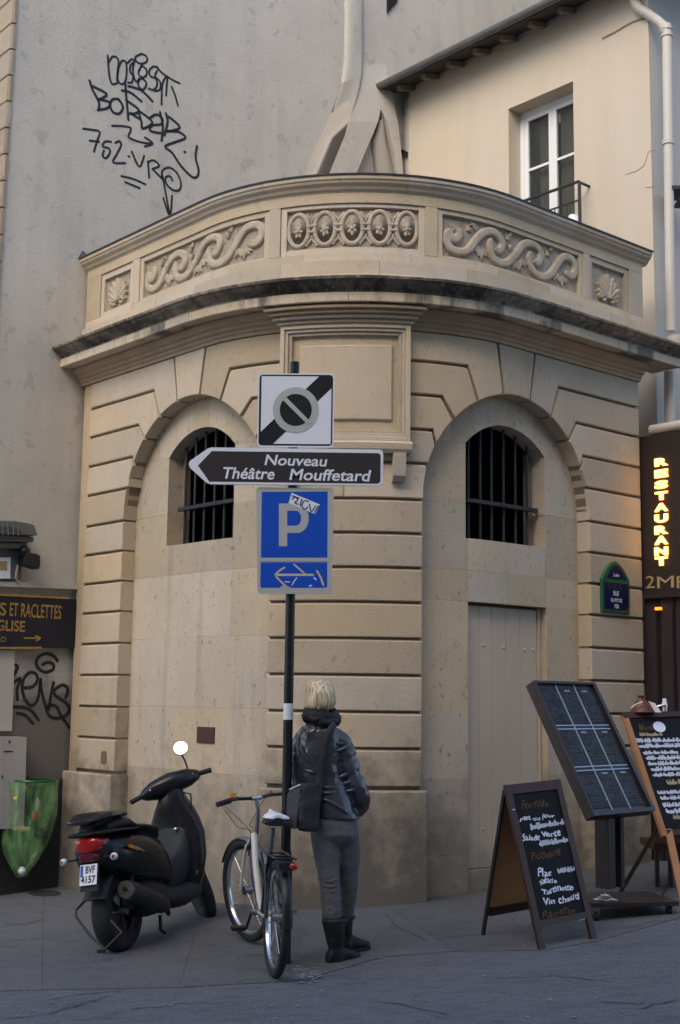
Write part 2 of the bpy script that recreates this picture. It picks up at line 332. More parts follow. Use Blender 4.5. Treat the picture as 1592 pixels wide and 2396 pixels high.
# stones from the springing up, and voussoirs
def plf(pts):
    xs = [p[0] for p in pts]; zs = [p[1] for p in pts]
    return lambda d: float(np.interp(d, xs, zs))
for c, r, s_out_l, s_out_r in BAYS:
    J = [(r, 3.09, r+.001), (.887, 3.38, .888), (.815, 3.625, .845), (.655, 3.80, .765), (.425, 3.955, .53), (.165, 4.04, .23)]
    Z = [3.09, 3.38, 3.655, 3.935, 4.21, 4.44]
    A = lambda d: ZC+math.sqrt(max(0, r*r-d*d))
    for side in (-1, 1):
        so_ = abs((s_out_l if side < 0 else s_out_r)-c)
        for k in range(5):
            d0, z0, db = J[k]; d1, z1, db1 = J[k+1]
            low = plf([(d0, A(d0)), (db, Z[k]), (9, Z[k])]) if k else (lambda d: 3.09)
            gx = .02
            if k < 4: up = plf([(d1+gx, A(d1+gx)+.0), (db1+gx*.7, Z[k+1]-GAP), (9, Z[k+1]-GAP)])
            else: up = plf([(d1+.012, A(d1)), (.242, 4.438), (9, 4.438)])
            dst = d1+(gx if k < 4 else .012)
            bot = (lambda d, low=low, d0=d0: max(A(d), 3.09) if d < d0 else low(d))
            ex = [d0, db, db1, db1+gx*.7, r]+[dst+(r-dst)*q for q in (.1, .25, .4, .55, .7, .85)]
            if side > 0: slab(MB(), c+dst, c+so_, lambda s: bot(s-c), lambda s: up(s-c), -.3, 0, .006, extra=[c+e for e in ex], ct=(.016, .024) if k < 4 else None).build('voussoir', 'stone', fb)
            else: slab(MB(), c-so_, c-dst, lambda s: bot(c-s), lambda s: up(c-s), -.3, 0, .006, extra=[c-e for e in ex], ct=(.016, .024) if k < 4 else None).build('voussoir', 'stone', fb)
    kt = lambda s, c=c, r=r: 4.438 if abs(s-c) < .158 else 4.05+(4.438-4.05)*1.0
    # keystone: wedge between the two steep joints
    kb = lambda s: A(abs(s-c)) if abs(s-c) < .152 else 4.045+(abs(s-c)-.152)/(.218-.152)*.39
    slab(MB(), c-.217, c+.217, kb, 4.438, -.3, .004, .006, extra=[c-.152, c+.152], ds=.04).build('keystone', 'stone', fb)
# recessed infill of the two bays, with window and door openings
WZ0, WZ1, WR = 2.82, 3.60, .20
WC = [(-1.73, .475), (1.41, .485)]
def warch(c, h):
    Rr_ = (h*h+WR*WR)/(2*WR)
    return lambda s: WZ1+math.sqrt(max(0, Rr_*Rr_-(s-c)**2))-(Rr_-WR)
rows = [(-.45, .34), (.34, .92), (.92, 1.44), (1.44, 2.02), (2.02, 2.56), (2.56, 3.10), (3.10, 3.60), (3.60, 4.08)]
for bi, (c, r, _a, _b) in enumerate(BAYS):
    wc, wh = WC[bi]; wt = warch(wc, wh); holes = [(wc-wh, wc+wh, WZ0, wt)]
    if bi == 1: holes.append((.95, 1.90, -.6, lambda s: 2.31)); rows_ = [(-.45, .34), (.34, .92), (.92, 1.44), (1.44, 2.31), (2.31, 2.56), (2.56, 3.10), (3.10, 3.60), (3.60, 4.08)]
    else: rows_ = rows
    A = arch(c, r+.02)
    cuts0 = sorted(set([c-r-.02, c+r+.02, wc-wh, wc+wh]+([.95, 1.90] if bi else [])))
    for ri, (z0, z1) in enumerate(rows_):
        zm = (z0+z1)/2
        cuts = list(cuts0)
        if z1 <= 2.4 and bi == 0: cuts = [c-r-.02, c-.3+(.33 if ri % 2 else 0), c+.45+(.1 if ri % 2 else 0), c+r+.02]
        if z0 >= 3.6: cuts = [c-r-.02, c-.62, c-.36, c-.12, c+.12, c+.36, c+.62, c+r+.02]
        if bi == 1 and z0 < 2.3: cuts = [c-r-.02, .95, 1.90, c+r+.02]
        if abs(z0-2.31) < .01 or (abs(z0-2.56) < .01): cuts = sorted(set(cuts+[wc]))
        if abs(z0-3.1) < .01: cuts = [c-r-.02, wc-wh, wc+wh, c+r+.02]
        for a, b in zip(cuts[:-1], cuts[1:]):
            if b-a < .012: continue
            bot = lambda s: z0; top = lambda s: min(z1, A(s)); ex = [c+r*math.cos(t) for t in np.linspace(.1, 3.04, 18)]; skip = False
            for h0, h1, hb, ht in holes:
                mid = (a+b)/2
                if h0-.005 <= mid <= h1+.005 or (a < h1-.01 and b > h0+.01):
                    if zm > hb-.3 and z0 < ht(min(max(mid, h0), h1)):
                        if z1 > hb and z0 < hb: top = lambda s, hb=hb: hb; ex += [h0, h1]
                        elif z1 > ht(wc):  bot = lambda s, ht=ht, z0=z0, h0=h0, h1=h1: max(z0, ht(s)) if h0 < s < h1 else z0; ex += [h0, h1]
                        else: skip = True
            if skip: continue
            if z0 >= 3.6: ex += list(np.linspace(wc-wh, wc+wh, 16))
            slab(MB(), a+.0005, b-.0005, lambda s: bot(s)+.0005, lambda s: top(s)-.0005, -.3, -.14, .0012, extra=ex).build('ashlar_block', 'infill', fb)
# dark room behind, roof over it
v_ = MB(); slab(v_, SL+.1, SRt-.1, -.4, 4.9, -1.25, -1.15, 0); slab(v_, SL+.1, SL+.14, -.4, 4.9, -1.2, -.3, 0); slab(v_, SRt-.14, SRt-.1, -.4, 4.9, -1.2, -.3, 0); v_.build('inner_wall', 'void', fb)
rf = [W(s, -.1, 5.0) for s in srange(SL, SRt+.1, (), .15)]; MB().poly(rf, (0, 0, .05)).build('flat_roof', 'lead', fb)
# iron grilles
for wc, wh in WC:
    gr = MB(); slab(gr, wc-wh+.06, wc+wh-.02, 3.125, 3.16, -.235, -.20, .004); g0 = gr.build('window_grille', 'iron', fb)
    wt = warch(wc, wh)
    for i in range(6):
        s = wc-wh+.115+i*(2*wh-.17)/5.4; MB().tube([W(s, -.243, WZ0+.001), W(s, -.243, wt(s)-.002)], .0115, 8).build('grille_bar', 'iron', g0, smooth=True)
# window rebate frames deep in the reveal
for wc, wh in WC:
    for q in (wc-wh+.002, wc+wh-.05): slab(MB(), q, q+.048, WZ0+.002, lambda s: warch(wc, wh)(s)-.002, -.34, -.28, 0).build('window_rebate', 'joint', fb)
# door of vertical planks, flush left, with reveal on the right
dr = slab(MB(), .952, 1.885, -.1, 2.30, -.3, -.235, 0).build('door', 'joint', fb)
ps = [.953, 1.135, 1.30, 1.475, 1.65, 1.862]
for a, b in zip(ps[:-1], ps[1:]): slab(MB(), a+.0015, b-.0015, .22, 2.285, -.235, -.215, .003).build('door_plank', 'doorpaint', dr)
slab(MB(), .953, 1.862, -.05, .215, -.235, -.19, .004).build('door_sill_stone', 'infill', dr)
slab(MB(), 1.865, 1.898, -.1, 2.305, -.3, -.20, .003).build('door_jamb', 'doorpaint', dr)
for s, z in ((1.19, 1.97), (1.44, 1.96), (1.70, 1.95), (1.81, 1.955), (1.18, .52)):
    MB().ell(W(s, -.213, z), (.014, .010, .012), nu=8, nv=6).build('door_bolt', 'doorpaint', dr, smooth=True)
# small plaques and patches set in the wall
pq = MB(); slab(pq, -1.66, -1.42, 1.155, 1.285, -.14, -.128, .003)
MT['rust'] = mat('rusty_plate', (.075, .032, .022), .7, [(12, .4, .7, (.12, .05, .03), .6, V1)])
pq.build('rusty_plate', 'rust', fb)
MT['patch'] = mat('ochre_patch', (.20, .145, .07), .9, [(15, .4, .7, (.12, .09, .05), .6, V1)])
b_ = MB(); P = [(-2.86+math.copysign(abs(math.cos(t))**.6, math.cos(t))*.05, .985+math.copysign(abs(math.sin(t))**.6, math.sin(t))*.06) for t in np.linspace(0, 2*math.pi, 17)[:-1]]
b_.add([W(s, .0025, z) for s, z in P], [tuple(range(16))]); b_.build('ochre_patch', 'patch', fb)

# central slab panel between the arches
PA, PB = -.672, .33
slab(MB(), PA, PB, 3.43, 4.462, -.1, .03, .004).build('panel_ground', 'stone', fb)
def frame2(mb, a, b, z0, z1, w, o, wt=None, wb=None):
    wt = wt or w; wb = wb or w
    slab(mb, a, a+w, z0, z1, .0, o, .003); slab(mb, b-w, b, z0, z1, .0, o, .003)
    slab(mb, a+w-.002, b-w+.002, z1-wt, z1, .0, o-.001, .003); slab(mb, a+w-.002, b-w+.002, z0, z0+wb, .0, o-.001, .003)
for i, (q, o, w) in enumerate(((0, .098, .034), (.034, .082, .026), (.060, .064, .026))):
    m_ = MB(); frame2(m_, PA+q, PB-q, 3.52+q, 4.462-q, w, o); m_.build('panel_frame', 'stone', fb)
slab(MB(), PA+.145, PB-.13, 3.69, 4.30, .0, .052, .012).build('raised_panel', 'stone', fb)
m_ = MB(); moulding(m_, [(0, 3.43), (.085, 3.43), (.105, 3.455), (.115, 3.50), (.10, 3.519), (0, 3.519)], PA-.012, PB+.012); m_.build('panel_sill', 'stone', fb)
for s in (.205, -.62):
    m_ = MB(); m_.ring([[W(q, o, z) for q, o, z in ((s, 0, 3.208), (s, .05, 3.208), (s, .085, 3.25), (s, .10, 3.40), (s, .10, 3.428), (s, 0, 3.428))], [W(q, o, z) for q, o, z in ((s+.094, 0, 3.208), (s+.094, .05, 3.208), (s+.094, .085, 3.25), (s+.094, .10, 3.40), (s+.094, .10, 3.428), (s+.094, 0, 3.428))]])
    m_.build('bracket', 'stone', fb)
# crown over the panel: stepped, flaring out
for i in range(4):
    e = .022*i; z = 4.463+.031*i
    slab(MB(), PA-.02-e*1.15, PB+.02+e*1.15, z, z+.030, 0, .118+.03*i, .006).build('crown_step', 'soffit' if i > 1 else 'stone', fb)
# bed mouldings under the cornice
m_ = MB(); moulding(m_, [(-.05, 4.443), (.012, 4.443), (.016, 4.468), (.03, 4.478), (.034, 4.497), (.058, 4.51), (.064, 4.532), (.09, 4.545), (.098, 4.565), (.115, 4.585), (.115, 4.60), (-.05, 4.60)], SL-.05, SRt+.02, ds=.1)
m_.build('bed_moulding', 'soffit', fb)
# corona and upper cyma, cut in stones
def stones(prof, s0, s1, length, name, mt, jit=0, gap=.003, seed=1):
    r = random.Random(seed); s = s0
    while s < s1-.05:
        e = min(s1, s+length*r.uniform(.75, 1.25))
        if s1-e < length*.4: e = s1
        j = r.uniform(-jit, jit); m_ = MB(); moulding(m_, [(o+(j if o > 0 else 0), z) for o, z in prof], s+gap/2, e-gap/2); m_.build(name, mt, fb); s = e
stones([(-.1, 4.602), (.20, 4.602), (.205, 4.596), (.23, 4.596), (.235, 4.602), (.235, 4.672), (.205, 4.676), (-.1, 4.676)], SL-.22, SRt+.36, .62, 'corona_stone', 'corona', .002, seed=3)
stones([(-.1, 4.677), (.20, 4.677), (.212, 4.684), (.214, 4.70), (.228, 4.705), (.25, 4.72), (.285, 4.735), (.30, 4.752), (.325, 4.755), (.33, 4.772), (.325, 4.780), (-.1, 4.86)], SL-.26, SRt+.50, .45, 'cornice_stone', 'black_stone', .003, seed=5)
# parapet
PL, PR = -3.50, 3.16
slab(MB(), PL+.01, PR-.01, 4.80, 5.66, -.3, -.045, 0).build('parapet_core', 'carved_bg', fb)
stones([(-.1, 4.862), (.05, 4.855), (.05, 4.875), (.036, 4.885), (.036, 5.0), (-.1, 5.0)], PL, PR, .75, 'parapet_base_stone', 'stone_up', .001, seed=8)
PAN = [(-3.20, -2.75, 5.115, 5.435), (-2.53, -.89, 5.10, 5.447), (-.683, .42, 5.125, 5.460), (.625, 2.242, 5.10, 5.455), (2.43, 2.905, 5.09, 5.44)]
stones([(-.1, 5.002), (0, 5.002), (0, 5.075), (-.1, 5.075)], PL, PR, .8, 'parapet_rail_stone', 'stone_up', .0008, seed=12)
m_ = MB(); moulding(m_, [(-.1, 5.496), (0, 5.496), (0, 5.582), (-.1, 5.582)], PL, PR); m_.build('parapet_top_rail', 'stone_up', fb)
edges = [PL]+[v for a, b, _, _ in PAN for v in (a-.052, b+.052)]+[PR]
for a, b in zip(edges[0::2], edges[1::2]): slab(MB(), a, b, 5.077, 5.494, -.1, 0, .002).build('parapet_stile', 'stone_up', fb)
for a, b, z0, z1 in PAN:
    m_ = MB(); slab(m_, a-.050, a, 5.077, 5.494, -.1, -.014, .002); slab(m_, b, b+.050, 5.077, 5.494, -.1, -.014, .002)
    slab(m_, a+.001, b-.001, 5.077, z0, -.1, -.015, .002); slab(m_, a+.001, b-.001, z1, 5.494, -.1, -.015, .002); m_.build('panel_border', 'stone_up', fb)
stones([(-.1, 5.583), (.004, 5.583), (.008, 5.594), (.022, 5.60), (.034, 5.622), (.058, 5.642), (.064, 5.655), (.064, 5.664), (.072, 5.666), (.076, 5.672), (.076, 5.70), (-.1, 5.70)], PL-.09, PR+.06, 1.5, 'coping_stone', 'stone_up', .0015, seed=4)
m_ = MB(); moulding(m_, [(-.3, 5.701), (.086, 5.701), (.088, 5.712), (-.3, 5.74)], PL-.10, PR+.07); m_.build('lead_cap', 'lead', fb)
m_ = MB(); m_.ring([[W(PL-.02, o, z) for o, z in q] for q in [((.10, 5.70), (.02, 5.70), (.02, 5.78), (.06, 5.79))]]+[[W(PL-.13, o, z) for o, z in ((.06, 5.67), (-.02, 5.67), (-.02, 5.80), (.04, 5.80))]]); m_.build('lead_corner', 'zinc', fb)
# ---- carving
def sweep(mb, path, w, h, off0, n=7, groove=0):
    secs = []; m_ = len(path)
    for i, (s, z) in enumerate(path):
        a = path[max(i-1, 0)]; b = path[min(i+1, m_-1)]; t = np.array([b[0]-a[0], b[1]-a[1]]); L_ = np.linalg.norm(t); t = t/(L_ if L_ > 1e-9 else 1); nn = np.array([-t[1], t[0]])
        ww = w[i] if isinstance(w, list) else w; sec = []
        for k in range(n):
            a_ = math.pi*k/(n-1); l = -math.cos(a_)*ww/2; hh = (math.sin(a_)**.55 if 0 < k < n-1 else 0)*h
            if groove and k == (n-1)//2: hh -= groove
            sec.append(W(s+nn[0]*l, off0+hh, z+nn[1]*l))
        sec += [W(s+nn[0]*ww/2*.9, off0-.012, z+nn[1]*ww/2*.9), W(s-nn[0]*ww/2*.9, off0-.012, z-nn[1]*ww/2*.9)]
        secs.append(sec)
    mb.ring(secs); return mb
def smooth2(p, k=4):
    p = [np.array(q) for q in p]; out = []
    for i in range(len(p)-1):
        a = p[max(i-1, 0)]; b = p[i]; c = p[i+1]; d = p[min(i+2, len(p)-1)]
        for j in range(k):
            t = j/k; out.append(tuple(.5*((2*b)+(-a+c)*t+(2*a-5*b+4*c-d)*t*t+(-a+3*b-3*c+d)*t**3)))
    out.append(tuple(p[-1])); return out
WV = [[(.07, .711), (.093, .672), (.098, .579), (.084, .466), (.062, .45), (.050, .5), (.038, .60), (.029, .5), (.029, .38), (.042, .259), (.073, .178), (.117, .179), (.156, .265), (.189, .447), (.224, .644), (.263, .784), (.31, .844), (.349, .806), (.376, .705), (.384, .582), (.372, .465), (.348, .414), (.331, .449)],
      [(.303, .66), (.295, .543), (.299, .391), (.317, .228), (.355, .149), (.404, .165), (.45, .287), (.497, .509), (.532, .706), (.572, .846), (.62, .88), (.659, .85), (.685, .77), (.691, .66), (.68, .534), (.658, .43), (.635, .46)],
      [(.606, .667), (.597, .524), (.602, .37), (.626, .223), (.67, .148), (.723, .163), (.778, .313), (.819, .546), (.855, .75), (.88, .84), (.916, .88), (.955, .85), (.978, .72), (.975, .55), (.951, .43), (.914, .42), (.905, .52)]]
def leafclump(mb, s, z, sc, rot, off):
    for k in range(5):
        a = rot+(k-2)*.42; L_ = sc*(.9+.2*math.sin(k*2.1)); path = [(s+math.cos(a)*L_*t+math.sin(t*3)*.004*(k-2), z+math.sin(a)*L_*t) for t in (0, .3, .6, .85, 1)]
        sweep(mb, path, [.008, .020*sc/.08, .026*sc/.08, .020*sc/.08, .005], .020, off+.002*(k % 2))
for pi in (1, 3):
    a, b, z0, z1 = PAN[pi]; mp = lambda u, v: (a+u*(b-a), z0+v*(z1-z0))
    for wv in WV:
        p = smooth2([mp(u, v) for u, v in wv], 4); n = len(p)
        ws = [.075*min(1, .35+i/6)*min(1, .45+(n-1-i)/10) for i in range(n)]
        m_ = MB(); sweep(m_, p, ws, .036, -.047, 9, .006); m_.build('carved_scroll', 'carved', fb, smooth=True)
    for u, v, rr_ in ((.215, .36, -1.9), (.245, .30, -1.2), (.50, .26, -1.7), (.535, .36, -1.3), (.835, .32, -1.8), (.87, .28, -1.2)):
        m_ = MB(); s, z = mp(u, v); leafclump(m_, s, z+.02, .085, rr_, -.047); m_.build('carved_leaf', 'carved', fb, smooth=True)
    for u, v, rr_ in ((.15, .72, .9), (.20, .92, -2.4), (.42, .78, .8), (.455, .86, 2.2), (.74, .74, .9), (.78, .86, 2.0), (.44, .55, 1.4)):
        m_ = MB(); s, z = mp(u, v); leafclump(m_, s, z, .05, rr_, -.047); m_.build('carved_leaf', 'carved', fb, smooth=True)
# ovals
a, b, z0, z1 = PAN[2]
for i in range(5):
    cs = -.583+i*.226; cz = 5.292+.002*i
    m_ = MB(); ring_ = [(cs+.088*math.cos(t), cz+.136*math.sin(t)) for t in np.linspace(0, 2*math.pi, 33)]
    sweep(m_, ring_, .042, .030, -.047, 7); ov = m_.build('oval_medallion', 'carved', fb, smooth=True)
    d_ = MB(); 
    for rr_, oo in ((1, -.043), ): d_.ring([[W(cs+.07*q*math.cos(t), -.047+.016*(1-(1-q)**2), cz+.118*q*math.sin(t)) for t in np.linspace(0, 2*math.pi, 25)[:-1]] for q in (1, .75, .4, .05)])
    d_.build('oval_dish', 'carved', ov, smooth=2)
    q_ = MB(); rr2 = random.Random(i+9)
    for k in range(6):
        an = k*math.pi/3+.3*i; p = [(cs+math.cos(an)*.036*t, cz-.012+math.sin(an)*.052*t) for t in (.1, .45, .8, 1.05)]
        sweep(q_, p, [.012, .030, .034, .012], .017+rr2.uniform(0, .006), -.036)
    q_.ell(W(cs, -.016, cz-.012), (.014, .014, .018)); q_.build('carved_rosette', 'carved', ov, smooth=True)
    if i < 4:
        l_ = MB(); x = cs+.113
        for dz in (-.022, .026): sweep(l_, [(x-.034, cz+dz), (x, cz+dz+.002), (x+.034, cz+dz)], .034, .034, -.047)
        for sg in (-1, 1): sweep(l_, [(x-.05*1, cz+sg*.135), (x, cz+sg*.075), (x+.001, cz+sg*.05)], [.03, .022, .02], .022, -.047); sweep(l_, [(x+.05, cz+sg*.135), (x+.002, cz+sg*.078), (x, cz+sg*.05)], [.03, .022, .02], .020, -.047)
        l_.build('carved_link', 'carved', fb, smooth=True)
# shells at both ends
for pi, rot in ((0, .25), (4, 0)):
    a, b, z0, z1 = PAN[pi]; cs = (a+b)/2; cz = z0+.06
    m_ = MB()
    for k in range(9):
        an = math.pi/2+(k-4)*.30+rot*.3; L_ = (.235-.012*abs(k-4)) * min(1, abs(.19/max(.05, abs(math.cos(an))))/.235 if abs(math.cos(an)) > .8 else 1)
        p = [(cs+math.cos(an)*L_*t, cz+math.sin(an)*L_*t*.98) for t in (.05, .3, .6, .85, 1)]
        sweep(m_, p, [.018, .034, .05, .056, .022], .034+.006*(k % 2), -.047)
    m_.build('carved_shell', 'carved', fb, smooth=True)
    for sg in (-1, 1):
        m_ = MB(); sp = [(cs+sg*(.115+(.05-.012*t)*math.cos(t*1.6+1)), cz+.02+(.05-.012*t)*math.sin(t*1.6+1)) for t in np.linspace(0, 3.4, 18)]
        sweep(m_, sp, .028, .034, -.047); m_.ell(W(cs+sg*.06, -.03, cz-.02), (.03, .02, .018)); m_.build('carved_curl', 'carved', fb, smooth=True)

# ================================================================ GREY BLANK-WALLED BUILDING (left and behind)
GP0 = np.array([-2.49, 11.975, 0.])+NR*.0
gb = thing('rendered_building', 'tall building with blank grey rendered side wall, chimney flues and spray paint tags', 'building', tuple(GP0+DR*2))
def gw(u, o, z): p = GP0+DR*u+NR*o; return (p[0], p[1], z)
def gpx(x, y, o=0): 
    p = onplane(x, y, GP0+NR*o, NR); return float(np.dot(p-GP0, DR)), float(p[2])
uL = -.70; TOPZ = 15
# wall face leans slightly: left edge follows the battered corner
(eu0, ez0), (eu1, ez1) = gpx(42, 0), gpx(5, 590)
def eu(z): return eu0+(eu1-eu0)*(z-ez0)/(ez1-ez0)
MB().add([gw(eu(z), o, z) for o in (0, -.4) for z in (-1.2, TOPZ)]+[gw(9, o, z) for o in (0, -.4) for z in (-1.2, TOPZ)],
         [(0, 1, 5, 4), (2, 6, 7, 3), (0, 2, 3, 1), (4, 5, 7, 6), (1, 3, 7, 5), (0, 4, 6, 2)]).build('rendered_wall', 'render', gb)
# coursed stone front receding to the left, one stone per course
MT['stripstone'] = mat('front_stone', (.62, .53, .42), .85, [(3, .4, .7, (.55, .47, .37), .5, V1)], .1, 40, .04)
for i in range(30):
    zz = 2.6+i*.262
    def sp(q, o, z): p = GP0+DR*(eu(z)-o)-NR*q; return (p[0], p[1], z)
    MB().ring([[sp(q, o, zz), sp(q, o, zz+h)] for q, o, h in ((.0, .05, .245), (-.015, .03, .245), (-.015, .002, .245), (2.5, .002, .245), (2.5, .05, .245))], cap=False, closed=True).build('front_stone', 'stripstone', gb)
# chimney flue and slanted buttress
def gpoly(px, o0, o1, name, mt, sm=False):
    P = [gpx(x, y) for x, y in px]; return MB().poly([gw(u, o0, z) for u, z in P], tuple(NR*(o1-o0))).build(name, mt, gb, smooth=sm)
def gcol(px_l, px_r, prof, name, mt, sm=2):
    """band between left and right px polylines; prof list of (t, off), or one such list per section"""
    secs = []
    for i, (a, b) in enumerate(zip(px_l, px_r)):
        pr_ = prof[i] if isinstance(prof[0], list) else prof
        ua, za = gpx(*a); ub, zb = gpx(*b); secs.append([gw(ua+(ub-ua)*t, o, za+(zb-za)*t) for t, o in pr_])
    return MB().ring(secs, cap=False).build(name, mt, gb, smooth=sm)
MT['nichedark'] = mat('darker_render', (.40, .37, .325), .95, [(2, .4, .7, (.34, .315, .275), .5, V1)])  # darker brown-grey render for the slanted flue and the niche
T_ = (0, .1, .25, .4, .55, .7, .85, .95, 1)
V_ = [.001, .030, .042, .044, .044, .043, .040, .028, .001]; D_ = [.001, .002, .005, .013, .028, .047, .072, .092, .101]
mixp = lambda k: [(t, v*(1-k)+d*k) for t, v, d in zip(T_, V_, D_)]
Lf = [(805, -160), (805, 60), (804, 130), (801, 165), (797, 195), (789, 225), (775, 265), (745, 330), (704, 425), (690, 470)]; Rf = [(848, -160), (848, 60), (848, 120), (847, 150), (843, 180), (835, 210), (818, 260), (795, 320), (752, 425), (735, 470)]
Kf = (0, 0, 0, .1, .3, .55, .8, 1, 1, 1)
gcol(Lf[:5], Rf[:5], [mixp(k) for k in Kf[:5]], 'chimney_flue', 'render')
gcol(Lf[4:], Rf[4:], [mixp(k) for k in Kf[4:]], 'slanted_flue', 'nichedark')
bo_ = [.001, .02, .045, .08, .098, .10, .10, .10, .10]; ys_b = [150, 180, 210, 260, 290, 320, 370, 425, 470]
Lx = [847, 843, 835, 818, 807, 795, 774, 752, 735]; N1 = [881, 881, 881, 881, 872, 860, 838, 816, 800]; N2 = [881, 881, 881, 881, 893, 901, 914, 924, 931]; Rx = [903, 906, 909, 914, 918, 922, 927, 932, 936]
bx4 = lambda o: [(0, .0005), (0, o), (1, o), (1, .0005)]
gcol(list(zip(Lx, ys_b)), list(zip(N1, ys_b)), [bx4(o) for o in bo_], 'buttress', 'render', False)
gcol(list(zip(N2, ys_b)), list(zip(Rx, ys_b)), [bx4(o) for o in bo_], 'buttress', 'render', False)
# niche in the buttress
nb = [(881, 255), (870, 282), (855, 318), (832, 370), (814, 410), (800, 450), (936, 450), (928, 410), (918, 350), (903, 300), (892, 275)]
MT['nichedark_'] = mat('niche_render', (.25, .235, .205), .95, [(2, .4, .7, (.2, .19, .165), .5, V1)])
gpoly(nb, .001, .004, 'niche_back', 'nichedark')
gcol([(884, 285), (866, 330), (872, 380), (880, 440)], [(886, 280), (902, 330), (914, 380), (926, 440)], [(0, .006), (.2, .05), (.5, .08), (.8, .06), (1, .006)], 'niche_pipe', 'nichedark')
gpoly([(905, -40), (932, -40), (928, 5), (917, 18), (905, 31)], .001, .02, 'dark_opening', 'void')
stroke_later = [(916, 40), (912, 110), (920, 190), (929, 240)]
# black painted plinth at the wall foot with a sloping shoulder near the corner
P = [gpx(x, y) for x, y in ((-260, 1935), (36, 1935), (36, 1845), (120, 1838), (150, 1815), (184, 1788), (192, 1780), (192, 2200), (-260, 2200))]
MB().poly([gw(u, .002, z) for u, z in P], tuple(NR*.05)).build('painted_plinth', 'darkpaint', gb)
# ledge above the shop sign
P = [gpx(x, y) for x, y in ((-200, 1352), (176, 1370), (176, 1380), (-200, 1366))]
MB().poly([gw(u, .002, z) for u, z in P], tuple(NR*.07)).build('ledge', 'render_pale', gb)
gpoly([(-200, 1520), (31, 1522), (28, 1610), (24, 1710), (-200, 1712)], .002, .035, 'render_pad', 'render_pale')

# graffiti: strokes sprayed on the wall, thin raised paint
def stroke(mb, px, w, plane, lift=.002, taper=True):
    p0, n = plane; P = smooth2([tuple(q) for q in px], 4) if len(px) > 2 else [tuple(px[0]), tuple(px[1])]
    Q = [onplane(x, y, np.array(p0)+np.array(n)*lift, n) for x, y in P]; N_ = len(Q); vs = []
    for i, q in enumerate(Q):
        t = Q[min(i+1, N_-1)]-Q[max(i-1, 0)]; t = t/max(1e-9, np.linalg.norm(t)); x = np.cross(t, n); ww = w/2
        vs += [q-x*ww, q+x*ww]
    mb.add(vs, [(2*i, 2*i+2, 2*i+3, 2*i+1) for i in range(N_-1)])
    for e in (Q[0], Q[-1]):
        a = np.cross(n, [0, 0, 1.]); a /= np.linalg.norm(a); b = np.cross(a, n)
        mb.add([e+np.array(n)*.0003+(a*math.cos(k*math.pi/4)+b*math.sin(k*math.pi/4))*w/2 for k in range(8)], [tuple(range(8))])
def A1(*p): return [(x/1.96, y/1.96) for x, y in p]      # measured on an enlarged view
GPL = (GP0, NR)
words = {
 'moist': [A1((495, 255), (498, 300), (503, 350), (515, 385), (540, 380)), A1((498, 290), (515, 262), (535, 262), (545, 285), (540, 330), (538, 370)), A1((545, 310), (560, 280), (578, 285), (582, 330), (575, 375), (555, 385), (540, 360), (545, 310)),
           A1((585, 290), (605, 272), (620, 280), (600, 300), (598, 330), (612, 350), (605, 378), (588, 378)), A1((615, 290), (610, 330), (625, 375), (640, 360)), A1((650, 247), (672, 258), (675, 280), (655, 292), (630, 285), (622, 262), (650, 247)), A1((650, 300), (672, 318), (672, 345), (652, 355), (636, 335), (650, 300)), A1((655, 360), (672, 380), (665, 405), (650, 410), (635, 390), (640, 365), (655, 360)),
           A1((725, 310), (705, 305), (685, 325), (692, 350), (715, 360), (722, 390), (705, 412), (682, 405)), A1((722, 325), (712, 350), (735, 375), (735, 410), (710, 418)), A1((718, 305), (745, 335), (790, 365), (825, 382)), A1((760, 355), (745, 390), (742, 480)), A1((770, 350), (765, 400), (763, 438)), A1((788, 398), (805, 440), (817, 485))],
 'border': [A1((412, 370), (425, 410), (455, 470), (452, 505)), A1((425, 395), (490, 430), (470, 450), (455, 455)), A1((455, 455), (505, 470), (495, 495), (450, 505)), A1((545, 455), (520, 455), (505, 480), (520, 515), (550, 520), (565, 490), (545, 455)), A1((575, 375), (580, 440), (590, 550)), A1((580, 460), (635, 500), (625, 520), (590, 520)), A1((600, 520), (640, 545)), A1((635, 510), (650, 560), (655, 590), (700, 560), (640, 510)),
            A1((690, 540), (720, 525), (745, 545), (740, 570), (700, 575), (690, 600), (745, 612)), A1((735, 515), (748, 580), (742, 645)), A1((762, 520), (770, 560), (755, 620)), A1((765, 530), (800, 555), (825, 585), (790, 600), (765, 600)), A1((765, 602), (820, 605), (852, 632), (810, 650), (758, 672), (790, 700), (830, 760), (880, 810), (905, 810), (912, 780), (898, 720), (905, 670)), A1((847, 697), (850, 697)), A1((560, 415), (600, 425), (650, 465)), A1((590, 395), (650, 415), (700, 465))],
 'arrow': [A1((515, 577), (560, 578), (598, 585), (600, 600), (590, 625), (610, 640), (660, 655), (700, 658)), A1((665, 630), (702, 658), (665, 672))],
 'numbers': [A1((382, 590), (420, 595), (458, 605), (445, 650), (432, 695)), A1((412, 645), (455, 650)), A1((510, 650), (482, 650), (472, 672), (500, 680), (505, 700), (488, 725), (472, 715), (478, 690)), A1((530, 655), (550, 648), (556, 668), (535, 710), (520, 745), (575, 748)), A1((590, 717), (594, 718)), A1((605, 695), (640, 765), (662, 715)),
             A1((680, 740), (685, 815)), A1((678, 745), (705, 735), (732, 760), (700, 775)), A1((700, 775), (745, 820)), A1((745, 820), (745, 785), (775, 768), (810, 790), (830, 835), (825, 870), (795, 872), (765, 845), (760, 815), (780, 808), (792, 828)), A1((745, 800), (758, 870), (780, 990)), A1((750, 908), (780, 990), (790, 898)), A1((558, 808), (610, 820), (668, 845)), A1((575, 835), (642, 863))]}
g_ = MB()
for k, ss in words.items():
    for s_ in ss: stroke(g_, s_, .024 if k != 'border' else .029, GPL)
